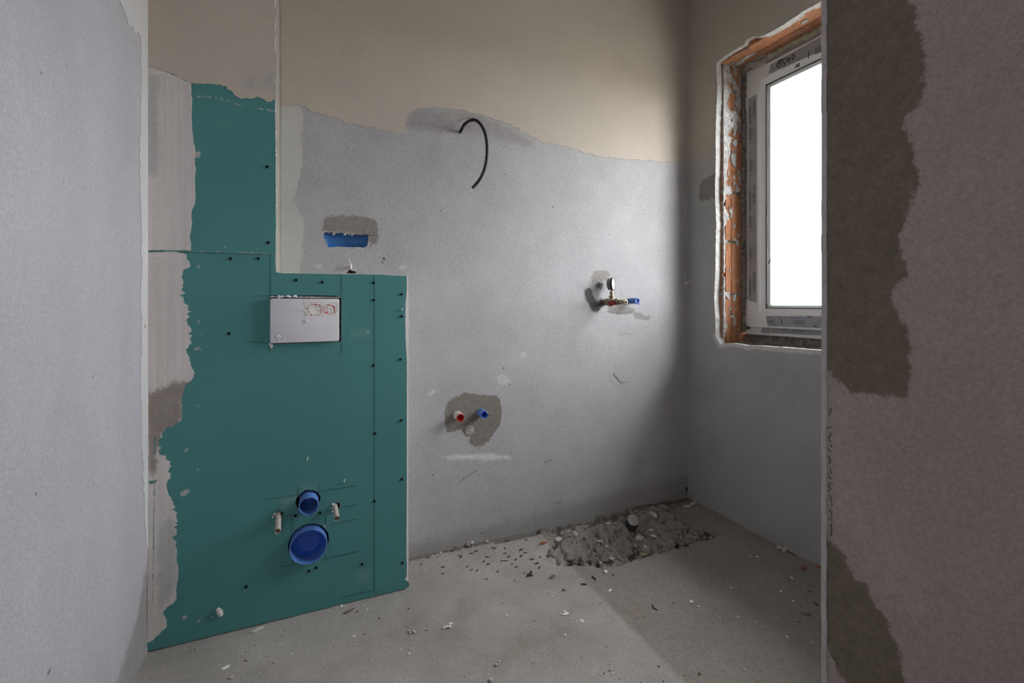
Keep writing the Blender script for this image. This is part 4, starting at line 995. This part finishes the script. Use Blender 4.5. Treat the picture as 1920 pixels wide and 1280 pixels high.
cpts = [(0.5627,1.84,1.7042), (0.5598,1.812,1.703), (0.5615,1.785,1.7134), (0.5707,1.765,1.7237), (0.5864,1.745,1.7285), (0.6036,1.73,1.7216), (0.6201,1.72,1.6995), (0.6317,1.715,1.6679), (0.6373,1.712,1.6256), (0.6366,1.71,1.5828), (0.6306,1.712,1.5405), (0.6201,1.72,1.5078), (0.6058,1.73,1.4813), (0.5859,1.74,1.4573)]
cab = thing('cable', 'black cable looping out of the grey wall and hanging free', 'cable', (cpts[0][0], DW, cpts[-1][2]))
cp = catmull(cpts)
make('sheath', Geo().tube(cp, [.0061 + .0004 * math.sin(k * 1.9) for k in range(len(cp))], 12), M['cable'], cab, smooth=True)
make('cut_end', Geo().tube([cp[-1] - (cp[-1] - cp[-2]).normalized() * .001, cp[-1] + (cp[-1] - cp[-2]).normalized() * .002], .0046, 10), M['chip_pale'], cab)
g = Geo(); q = random.Random(12)
for k in range(60):
    j = q.choice(list(range(4, 40)) + list(range(8, 30)) + list(range(40, len(cp) - 2)))
    a = q.uniform(0, 6.28); t = (cp[j + 1] - cp[j - 1]).normalized(); u_ = t.orthogonal().normalized(); w_ = t.cross(u_)
    p = cp[j] + (u_ * math.cos(a) + w_ * math.sin(a)) * .0052; s_ = q.uniform(.0008, .0019)
    g.lathe([(s_ * .5, -s_ * 2), (s_, 0), (s_ * .4, s_ * 2)], p, t, 5, 0, True, True, .3)
tag(make('plaster_fleck', g, M['chip_grey'], cab), kind='stuff')

# ---- water stubs with coloured plugs


def stub(name, label, c, y_end, r, m_in, m_out, seed, m_plug=None):
    q = random.Random(seed)
    o = thing(name, label, 'pipe stub', (c[0], DW, c[1] - r))
    n = 16
    ring = lambda rad, y, j=0: [(c[0] + rad * (1 + q.uniform(-j, j)) * math.cos(2 * math.pi * k / n), y, c[1] + rad * (1 + q.uniform(-j, j)) * math.sin(2 * math.pi * k / n)) for k in range(n)]
    g = Geo().rings([ring(r * 1.15, DW + .01, .08), ring(r * 1.12, y_end + .02, .06), ring(r * 1.05, y_end + .004, .08)], 0, False, False)
    make('plastered_collar', g, m_out, o, smooth=True)
    a = ring(r * 1.06, y_end + .004); b = ring(r * 1.0, y_end - .002, .16); c2 = ring(r * .80, y_end + .001, .05); d = ring(r * .72, y_end + .035)
    g = Geo().rings([a, b, c2, d], 0, False, True)
    make('plug', g, m_in, o, smooth=True)
    g = Geo()
    for k in range(6):
        an = q.uniform(0, 6.28); s_ = q.uniform(.0018, .0034)
        g.lathe([(s_ * .4, -s_), (s_, 0), (s_ * .2, s_ * 1.5)], (c[0] + r * math.cos(an), y_end + .001, c[1] + r * math.sin(an)), (math.cos(an), -.4, math.sin(an)), 5, 0, True, True, .3)
    tag(make('plaster_crust', g, M['chip_pale'], o), kind='stuff')
    return o


stub('water_stub', 'red plugged water stub in the damp patch low on the grey wall', PIPE_R, DW - .050, .0152, M['red'], M['chip_pale'], 1)
stub('water_stub', 'blue plugged water stub right of the red one in the damp patch', PIPE_B, DW - .046, .0148, M['blue'], M['blue_dusty'], 2)
o = stub('water_stub', 'blue capped water stub beside the pressure gauge', VALVE_C, DW - .058, .0115, M['blue'], M['grey_metal'], 3)
g = Geo().lathe([(.0138, 0), (.0138, .024), (.0120, .026), (.0120, .030), (.0138, .032), (.0138, .050), (.0128, .052), (.0108, .052), (.0100, .044), (0.0005, .044)], (VALVE_C[0], DW - .012, VALVE_C[1]), (0, -1, 0), 18)
g.box((VALVE_C[0] + .006, DW - .064, VALVE_C[1] - .018), (VALVE_C[0] + .012, DW - .058, VALVE_C[1] - .010))
make('cap', g, M['blue'], o, smooth=True)
g = Geo(); c_ = (0.6007,0.475)
g.lathe([(.0005, .0035), (.014, .0035), (.019, .003), (.021, .001), (.021, -.004)], (c_[0], DW - .001, c_[1]), (0, -1, 0), 22, 0)
tag(make('blanking_disc', g, M['chip_grey'], base=(c_[0], DW, c_[1]), smooth=True), 'small round grey disc plastered in below the red and blue stubs', 'disc')

# ---- pressure gauge on a brass test fitting
vx, vz = VALVE_H
vg = thing('pressure_gauge', 'small round pressure gauge with a white dial on a brass fitting in the grey wall', 'pressure gauge', (vx, DW, vz))
L_ = lambda *pr: [(r, h) for r, h in pr]
g = Geo().lathe(L_((.015, -.02), (.015, .012), (.0165, .014), (.0165, .030), (.0135, .032), (.0135, .046), (.0150, .048), (.0150, .062), (.0125, .064), (.0125, .085)), (vx, DW, vz), (0, -1, 0), 16)
g.lathe([(.0125, 0), (.0155, .002), (.0155, .022), (.0115, .024), (.0115, .042), (.0085, .044), (.0085, .062), (.0105, .063), (.0105, .075), (.006, .076), (.006, .060)], (vx, DW - .085, vz), (0, -1, 0), 6)
make('brass_body', g, M['brass'], vg, smooth=True)
ty = DW - .050
g = Geo().lathe([(.0115, .006), (.0115, .020), (.0135, .021), (.0135, .028), (.008, .030), (.008, .036), (.0105, .037), (.0105, .046), (.006, .048), (.006, .060)], (vx + .004, ty, vz), (0, 0, 1), 12)
make('stem', g, M['brass'], vg, smooth=True)
g = Geo().box((vx - .0215, ty - .052, vz - .010), (vx - .0145, ty - .006, vz + .004))
g.box((vx - .023, ty - .034, vz - .019), (vx - .0145, ty - .012, vz - .008))
g.box((vx - .023, ty - .060, vz - .014), (vx - .012, ty - .038, vz - .004))
make('lever', g, M['red_metal'], vg, bevel=.002)
gc = Vector((vx + .003, ty + .002, vz + .083)); gn = Vector((.62, -.785, .03)).normalized()
g = Geo().lathe([(.0005, -.017), (.022, -.017), (.027, -.014), (.0275, .003), (.0295, .004), (.0295, .010), (.0265, .010), (.0265, .006)], gc, gn, 30)
g.m = [0] * len(g.m)
case = make('gauge_case', g, M['grey_metal'], vg, smooth=True)
g = Geo().lathe([(.0296, .003), (.0302, .004), (.0302, .010), (.0276, .0105), (.0276, .006)], gc, gn, 30)
make('black_rim', g, M['black'], vg, smooth=True)
g = Geo().lathe([(.0005, .0085), (.0277, .0085)], gc, gn, 30, 0)
dial = make('dial', g, M['dial'], vg)
u_ = Vector((0, 0, 1)).cross(gn).normalized(); w_ = gn.cross(u_)
pl_d = lambda a, b, w: tuple(gc + u_ * a + w_ * b + gn * (.0087 + w))
g = Geo(); g.stroke([(-.004, -.004), (.010, .008)], pl_d, .0014, 0, .0004)
for k in range(11):
    a = R(225 - 27 * k); g.stroke([(.019 * math.cos(a), .019 * math.sin(a)), (.023 * math.cos(a), .023 * math.sin(a))], pl_d, .001, 0, .0003)
make('pointer', g, M['ink'], vg)

# ---- white plastic tie above the ledge, twig-like anchor in the corner
a = (0.1351,1.1474)
g = Geo().tube([(a[0], DW + .004, a[1] - .012), (a[0], DW - .016, a[1] - .013)], [.0042, .0042], 8)
g.tube([(a[0], DW - .016, a[1] - .018), (a[0] + .001, DW - .018, a[1] - .002)], [.0042, .0036], 8)
g.tube([(a[0] + .001, DW - .018, a[1] - .002), (a[0] - .005, DW - .020, a[1] + .012), (a[0] - .008, DW - .022, a[1] + .022)], [.0018, .0014, .0008], 6)
tag(make('plastic_tie', g, M['chip_white'], base=(a[0], DW, a[1] - .018), smooth=True), 'small white plastic tie poking from the grey wall just above the green ledge', 'plastic tie')
g = Geo()
g.tube([(1.7515,1.815,1.1037), (1.7653,1.8,1.1115), (1.7875,1.79,1.1196), (1.8112,1.785,1.1253)], [.006, .0035, .003, .0015], 6)
g.tube([(1.7599,1.82,1.0904), (1.7676,1.806,1.1145)], [.006, .004], 6)
tag(make('plaster_sliver', g, M['chip_pale'], base=(1.775, 1.80, 1.09), smooth=True), 'pale sliver sticking out of the corner beside the window wall', 'sliver')

# ================================================================ ON THE FLOOR
hgt = lambda x, y: float(floor_h(np.array([x]), np.array([y]))[0])


def chunk_mesh(name, seed, m, sub=1, flat=1.0, jit=.28):
    bm = bmesh.new(); bmesh.ops.create_icosphere(bm, subdivisions=sub, radius=0.5)
    q = random.Random(seed)
    for v in bm.verts:
        v.co *= 1 + q.uniform(-jit, jit); v.co.z *= flat
    zmin = min(v.co.z for v in bm.verts)
    for v in bm.verts: v.co.z -= zmin
    me = bpy.data.meshes.new(name); bm.to_mesh(me); bm.free(); me.materials.append(m)
    return me


PXM = 866.0


def px_size(x, y, px):
    """metres for a size read off at that distance"""
    zc = x * math.sin(YAW) + y * math.cos(YAW)
    return px * zc / PXM


def drop(name, me, x, y, size, label, cat, group=None, flat=1.0, rot=None, stretch=1.0, sink=.15):
    o = bpy.data.objects.new(name, me); link(o)
    h = size * .6 * flat
    o.location = (x, y, hgt(x, y) - h * sink)
    o.scale = (size * stretch, size / max(stretch, 1) * 1.05, h)
    o.rotation_euler = (0, 0, rnd.uniform(0, 6.28) if rot is None else rot)
    return tag(o, label, cat, group)


MS = {k: [chunk_mesh('crumb', 10 * i + j, M[k], 1, 1.0, .28 if k != 'chip_grey' else .34) for j in range(5)] for i, k in enumerate(('chip_pale', 'chip_white', 'chip_grey', 'chip_brown', 'chip_red', 'chip_dark', 'chip_yellow', 'chip_green'))}
pick = lambda k: rnd.choice(MS[k])

# the ones that stand out, each with its own words
SPECIAL = [
    ('plaster_chip', 'chip_white', (1.0082,1.4426), 9, 1.0, 'round white plaster chip just in front of the floor pit', 'plaster chip', 1),
    ('plaster_chip', 'chip_white', (0.7828,1.2466), 8, .5, 'flat white chip right of the white flake, near the floor joint', 'plaster chip', 1.3),
    ('plaster_crumb', 'chip_pale', (0.4383,1.1451), 9, 1.0, 'round pale pebble at the bottom middle edge of the floor', 'pebble', 1),
    ('plaster_crumb', 'chip_pale', (-0.1513,1.6092), 15, .35, 'long flat grey chip in front of the green casing, near its lower left', 'plaster chip', 1.7),
    ('plaster_crumb', 'chip_white', (-0.2141,1.4801), 11, .2, 'thin white flake on the floor at the lower left', 'plaster chip', 1.6),
    ('plaster_crumb', 'chip_pale', (-0.1949,1.4322), 8, .9, 'pale crumb below the thin white flake at the lower left', 'plaster crumb', 1),
    ('brick_chip', 'chip_red', (1.7044,1.1623), 11, .9, 'larger brick-red chip on the floor by the window wall', 'brick chip', 1),
    ('brick_chip', 'chip_red', (1.7687,1.1459), 9, .8, 'brick-red chip right against the partition edge', 'brick chip', 1.2),
    ('pebble', 'chip_pale', (1.7595,1.3008), 11, .9, 'rounded pale pebble at the foot of the window wall', 'pebble', 1.2),
    ('pebble', 'chip_pale', (1.7623,1.2772), 14, .6, 'long pale sliver beside the rounded pebble at the window wall', 'plaster chip', 1.8),
    ('pebble', 'chip_grey', (1.4676,0.9867), 11, .6, 'flat grey chip near the partition, middle of the dark floor', 'pebble', 1.4),
    ('pebble', 'chip_grey', (1.5918,1.0626), 8, .7, 'grey lump near the partition below the brick chips', 'pebble', 1),
    ('plaster_chip', 'chip_white', (1.4908,1.0498), 7, .5, 'small white chip near the partition beside the grey lump', 'plaster chip', 1.4),
    ('plaster_chip', 'chip_white', (1.6121,1.1393), 7, .5, 'small white chip in front of the brick-red chips', 'plaster chip', 1.3),
    ('plaster_chip', 'chip_white', (1.1695,1.1805), 7, 1, 'white pebble on the bare floor right of the joint', 'pebble', 1),
    ('plaster_chip', 'chip_pale', (1.174,1.1547), 7, .7, 'pale pebble beside the white one right of the joint', 'pebble', 1),
    ('plaster_chip', 'chip_white', (0.9596,1.3444), 7, .5, 'white chip right of the joint below the pit', 'plaster chip', 1.5),
    ('wood_bit', 'chip_brown', (0.8063,1.4865), 11, .5, 'brown splinter of wood left of the joint below the pit', 'wood splinter', 1.7),
    ('wood_bit', 'chip_brown', (0.1142,1.5844), 12, .5, 'reddish brown splinter lying close to the foot of the green casing', 'wood splinter', 1.7),
    ('crumb', 'chip_brown', (0.9659,0.9444), 7, .8, 'dark brown crumb at the bottom right of the joint', 'crumb', 1),
    ('crumb', 'chip_green', (0.9261,0.9578), 6, .5, 'greenish crumb at the bottom right of the joint', 'crumb', 1.3),
    ('crumb', 'chip_green', (0.9762,1.184), 5, .8, 'green crumb on the floor right of the joint', 'crumb', 1),
    ('crumb', 'chip_green', (0.8843,1.2957), 4.5, .8, 'yellow-green crumb lying on the joint', 'crumb', 1),
    ('stone', 'chip_grey', (0.5924,1.8179), 11, 1.3, 'dark wedge-shaped stone leaning on the foot of the back wall', 'stone', 1.3),
    ('stone', 'chip_pale', (0.6126,1.8229), 9, 1.4, 'pale stone beside the dark wedge at the foot of the back wall', 'stone', 1),
    ('stone', 'chip_pale', (0.6774,1.8134), 7, .9, 'pale crumb of plaster against the back wall left of the pit', 'plaster crumb', 1.2),
    ('rubble', 'chip_pale', (1.424,1.6793,-0.02), 11, .6, 'flat pale stone right of the grey drain pipe', 'stone', 1.3),
    ('foam_lump', 'chip_yellow', (1.2845,1.5613,-0.035), 14, 1.0, 'rounded yellowish foam lump in the floor pit', 'foam lump', 1),
    ('foam_lump', 'chip_yellow', (1.3248,1.586,-0.035), 9, 1.2, 'small upright yellowish block behind the rounded foam lump', 'foam lump', 1),
    ('foam_lump', 'chip_pale', (1.6898,1.7369), 13, .6, 'cream foam blob on the floor in the far corner', 'foam lump', 1.4),
    ('foam_lump', 'chip_pale', (1.746,1.7519), 13, .5, 'cream foam strip in the far corner against the window wall', 'foam lump', 1.9),
    ('brick_chip', 'chip_red', (0.8889,1.7131,-0.005), 12, .7, 'orange brick fragment at the left end of the floor pit', 'brick chip', 1.5),
    ('wood_bit', 'chip_dark', (0.916,1.6796,-0.01), 20, .35, 'dark splinter in the left of the floor pit, beside the orange brick fragment', 'wood splinter', 2.2),
    ('rubble', 'chip_dark', (1.5048,1.837), 6, 1, 'black lump on the floor against the back wall right of the drain pipe', 'stone', 1),
]
for n, k, (x, y, *_), px, flat, lab_, cat, st in SPECIAL:
    drop(n, pick(k), x, y, px_size(x, y, px), lab_, cat, None, flat, 0.4 if st > 1.4 else None, st)
# clusters and odd shapes
g = Geo(); c_ = (0.7499,1.2964)
for pts in ([(-.022, .010), (-.008, -.006), (.012, -.012), (.016, -.002), (.010, .004), (.004, .016), (.001, .002), (-.012, .004)],):
    g.prism([(c_[0] + a * .8, c_[1] + b * .8) for a, b in pts], lambda u, v, w: (u, v, hgt(u, v) + .001 + w + .25 * max(0, v - c_[1])), 0, .0015)
tag(make('paper_flake', g, M['chip_white'], base=(c_[0], c_[1], hgt(*c_))), 'white torn wing-shaped flake in the middle of the floor', 'flake')


def cluster(name, c, n, px, mk, label, cat):
    o = thing(name, label, cat, (c[0], c[1], hgt(*c)))
    for k in range(n):
        b = bpy.data.objects.new('grain', pick(mk)); link(b, o)
        s_ = px_size(c[0], c[1], px) * rnd.uniform(.7, 1.2)
        b.location = (rnd.uniform(-1.3, 1.3) * s_, rnd.uniform(-.9, .9) * s_, 0); b.scale = (s_, s_, s_ * .7); b.rotation_euler = (0, 0, rnd.uniform(0, 6))
    return o


cluster('plaster_lump', (0.3865,1.3929), 7, 6, 'chip_white', 'crumbling white plaster lump left of centre on the floor', 'plaster lump')
cluster('plaster_lump', (0.2828,1.4102), 4, 5.5, 'chip_pale', 'crumbling pale lump in front of the right end of the green casing', 'plaster lump')
cluster('plaster_lump', (0.3307,1.4044), 3, 4, 'chip_pale', 'small crumbling lump between the two larger ones on the floor', 'plaster lump')
cluster('plaster_lump', (0.4727,1.1894), 7, 4.5, 'chip_pale', 'pinkish crumbling lump near the bottom middle of the floor', 'plaster lump')
cluster('grit_heap', (0.7353,1.5319), 6, 5, 'chip_dark', 'dark grey flaky clump on the floor left of the pit', 'grit')
cluster('grit_heap', (0.8046,1.402), 6, 3.5, 'chip_brown', 'scatter of brown grit beside the joint below the pit', 'grit')


def twig(name, pts, r, label, cat, mk='chip_dark'):
    P = [(x, y, hgt(x, y) + r * .8) for x, y in pts]
    tag(make(name, Geo().tube(P, [r, r * 1.1, r * .7][:len(P)] if len(P) == 3 else r, 6), M[mk], base=P[0], smooth=True), label, cat)


twig('nail', [(1.0386,1.2195),(1.0327,1.2075),(1.0383,1.1935)], .0024, 'dark bent nail on the floor right of the joint', 'nail')
twig('twig', [(0.8821,1.4082),(0.8925,1.4071),(0.9012,1.4033)], .0034, 'short dark stick across the joint just below the pit', 'stick')
twig('twig', [(0.9456,1.4367),(0.9472,1.4252),(0.947,1.4146)], .003, 'dark splinter right of the short stick, below the pit', 'stick')
twig('twig', [(1.7687,1.2612),(1.7691,1.248),(1.7658,1.2324)], .0022, 'thin dark stick along the foot of the window wall', 'stick')
twig('twig', [(1.544,1.0145),(1.5466,1.0073),(1.5465,0.9984)], .002, 'thin dark twig by the partition edge', 'stick')

# small flakes and crumbs: alike, one group each
FLAKES = [(0.5408,1.7614),(0.5413,1.7486),(0.5438,1.6752),(0.5531,1.652),(0.5897,1.7614),(0.6126,1.7689),(0.5692,1.6375),(0.6138,1.6843),(0.6225,1.6605),(0.6389,1.7103),(0.6827,1.765),(0.6877,1.7539),(0.638,1.6),(0.6829,1.6623),(0.6929,1.6539),(0.7112,1.7086),(0.7271,1.7412),(0.7582,1.7924),(0.7176,1.6802),(0.7069,1.6238),(0.7146,1.6009),(0.7335,1.6484),(0.7621,1.6608),(0.7893,1.6789),(0.7836,1.7077),(0.7799,1.7048),(0.8362,1.768),(0.7908,1.6234),(0.7983,1.5919),(0.7928,1.563),(0.8281,1.6279),(0.7248,1.5511),(0.8755,1.6501),(0.4683,1.8317),(0.5237,1.8076),(0.5445,1.8252),(0.5857,1.8771),(0.4534,1.8969),(0.403,1.8299),(0.421,1.7968),(0.5835,1.5729),(0.4603,1.7116),(0.4476,1.6718),(0.3881,1.7625)]
for k, (x, y) in enumerate(FLAKES):
    drop('flake', pick('chip_dark'), x, y, px_size(x, y, rnd.uniform(4.5, 7)), 'small dark flake scattered on the floor between the casing and the pit', 'flake', 'dark flakes on the floor', .4, rnd.uniform(-.5, .9), 1.6)
CRUMBS = [(0.7545,1.4142),(0.7566,1.3911),(0.5932,1.3844),(0.6441,1.307),(0.6786,1.1488),(0.2568,1.3258),(0.2646,1.3424),(-0.1672,1.4846),(-0.1268,1.4162),(-0.0516,1.4601),(-0.182,1.5323),(0.138,1.574),(0.1588,1.5996),(0.1693,1.5718),(0.2136,1.4038),(0.1479,1.459),(0.1648,1.4716),(0.119,1.4618),(0.1146,1.4259),(0.1986,1.5117),(0.2121,1.514),(0.2388,1.3514),(0.8049,1.0224),(0.8791,1.0063),(0.578,1.156),(0.5752,1.3641),(0.7555,1.2692),(1.1134,1.2019),(1.1965,1.0882),(1.2533,1.0662),(1.6726,1.1166),(1.4903,1.0199),(1.5287,1.1099),(1.5042,1.104),(1.3594,0.8979),(1.0855,0.8634),(1.0885,0.907),(1.3143,0.9439),(1.2846,1.0255),(1.3719,1.1583),(1.3581,1.1842),(1.6191,1.2878),(1.5987,1.3051),(1.5709,1.4824),(0.4614,1.8045),(0.4761,1.8109),(0.443,1.7998),(0.5028,1.8123),(0.5616,1.7999),(0.6588,1.8405),(0.2141,1.643),(0.1811,1.6322),(0.1958,1.6383),(0.0922,1.6257),(0.7864,1.4035),(1.0254,1.4165),(1.0308,1.33),(0.7043,1.2143),(0.729,1.0456),(0.7452,1.0464),(0.7156,1.0436),(0.7491,1.0348)]
for k, (x, y) in enumerate(CRUMBS):
    drop('crumb', pick(('chip_pale', 'chip_white', 'chip_pale', 'chip_brown')[k % 4]), x, y, px_size(x, y, rnd.uniform(3.5, 5.5)), 'tiny loose crumb scattered on the floor', 'crumb', 'tiny crumbs on the floor', .8)
# rubble in the pit
q = random.Random(33)
spots = []
for p in [(0.9743,1.5832,-0.035),(0.9858,1.5659,-0.035),(1.0031,1.5543,-0.035),(1.029,1.5635,-0.035),(1.0614,1.5703,-0.035),(1.0615,1.537,-0.035),(1.095,1.5557,-0.035),(1.1201,1.5618,-0.035),(1.1215,1.5315,-0.035),(1.1612,1.5569,-0.035),(1.1581,1.5282,-0.035),(1.1798,1.5358,-0.035),(1.1473,1.5849,-0.035),(1.1169,1.5981,-0.035),(1.0912,1.6182,-0.035),(1.0387,1.6015,-0.035),(1.0103,1.5968,-0.035),(0.9786,1.6106,-0.035),(0.9529,1.6091,-0.035),(0.949,1.6363,-0.035),(0.9139,1.6095,-0.035),(0.9135,1.6347,-0.035),(0.8869,1.613,-0.035),(0.8954,1.6553,-0.035),(1.0959,1.5139,-0.035),(0.9585,1.5496,-0.035),(0.9776,1.5374,-0.035),(0.9987,1.5361,-0.035),(0.92,1.5864,-0.035),(0.8971,1.5883,-0.035),(0.9451,1.5795,-0.035)]:
    spots.append((p[:2], q.uniform(9, 17)))
while len(spots) < 230:
    x, y = q.uniform(.84, 1.62), q.uniform(1.485, 1.80)
    if q.random() < .45: x, y = q.uniform(.88, 1.30), q.uniform(1.48, 1.58)
    if pit_mask(np.array([x]), np.array([y]))[0] > .5: spots.append(((x, y), q.choice((q.uniform(4, 8), q.uniform(6, 14), q.uniform(8, 19)))))
for (x, y), px in spots:
    drop('rubble', pick('chip_grey' if q.random() < .8 else 'chip_pale'), x, y, px_size(x, y, px), 'loose lump of broken screed in the floor pit', 'rubble', 'rubble in the floor pit', q.uniform(.5, 1.0), None, q.uniform(1, 1.5), .3)
g = Geo()
for k in range(1500):
    x = rnd.uniform(XL + .02, XR - .02); y = rnd.uniform(.95, DW - .01)
    near = max(0, 1 - (DW - y) / .28)
    if y > DB - .01 and x < .33: continue
    if rnd.random() > .25 + near: continue
    s_ = rnd.uniform(.0012, .0034); z = hgt(x, y)
    a = rnd.uniform(0, 6.28)
    g.add([(x + s_ * math.cos(a + t), y + s_ * math.sin(a + t), z - .0004) for t in (0, 2.1, 4.2)] + [(x, y, z + s_ * 1.2)], [(0, 1, 3), (1, 2, 3), (2, 0, 3)], rnd.choice((0, 0, 1, 1, 2)))
tag(make('floor_grit', g, [M['chip_pale'], M['chip_grey'], M['chip_dark']]), 'fine plaster grit scattered over the concrete floor', 'grit', None, 'stuff')
# ---- drain stub in the pit
b = Vector((1.3633,1.7511,-0.055)); t_ = Vector((1.3488,1.7113,0.012))
ax = (t_ - b).normalized()
dr = thing('drain_pipe', 'short dark grey drain pipe with a dusty cap standing in the floor pit', 'pipe', b)
Lp = (t_ - b).length
make('pipe_body', Geo().lathe([(.0235, -.03), (.0235, Lp * .72), (.0262, Lp * .74), (.0262, Lp)], b, ax, 24), M['drain_grey'], dr, smooth=True)
make('cap', Geo().lathe([(.0262, -.004), (.0268, -.001), (.0245, .001), (.0005, .0015)], t_, ax + Vector((.05, -.22, 0)), 24), M['drain_cap'], dr, smooth=True)
c0 = (1.1777,1.4926); P = [(1.1552,1.4772),(1.1778,1.4632),(1.2232,1.5163),(1.2347,1.5475),(1.3249,1.5895),(1.3246,1.5996),(1.2368,1.5605),(1.1882,1.5227)]
g = Geo().prism(P, lambda u, v, w: (u, v, hgt(u, v) + .008 + w + .05 * (v - 1.5)), 0, .0012)
tag(make('plastic_scrap', g, M['clear_plastic'], base=(c0[0], c0[1], hgt(*c0))), 'cloudy torn plastic scrap lying in the floor pit beside the foam lump', 'plastic scrap')
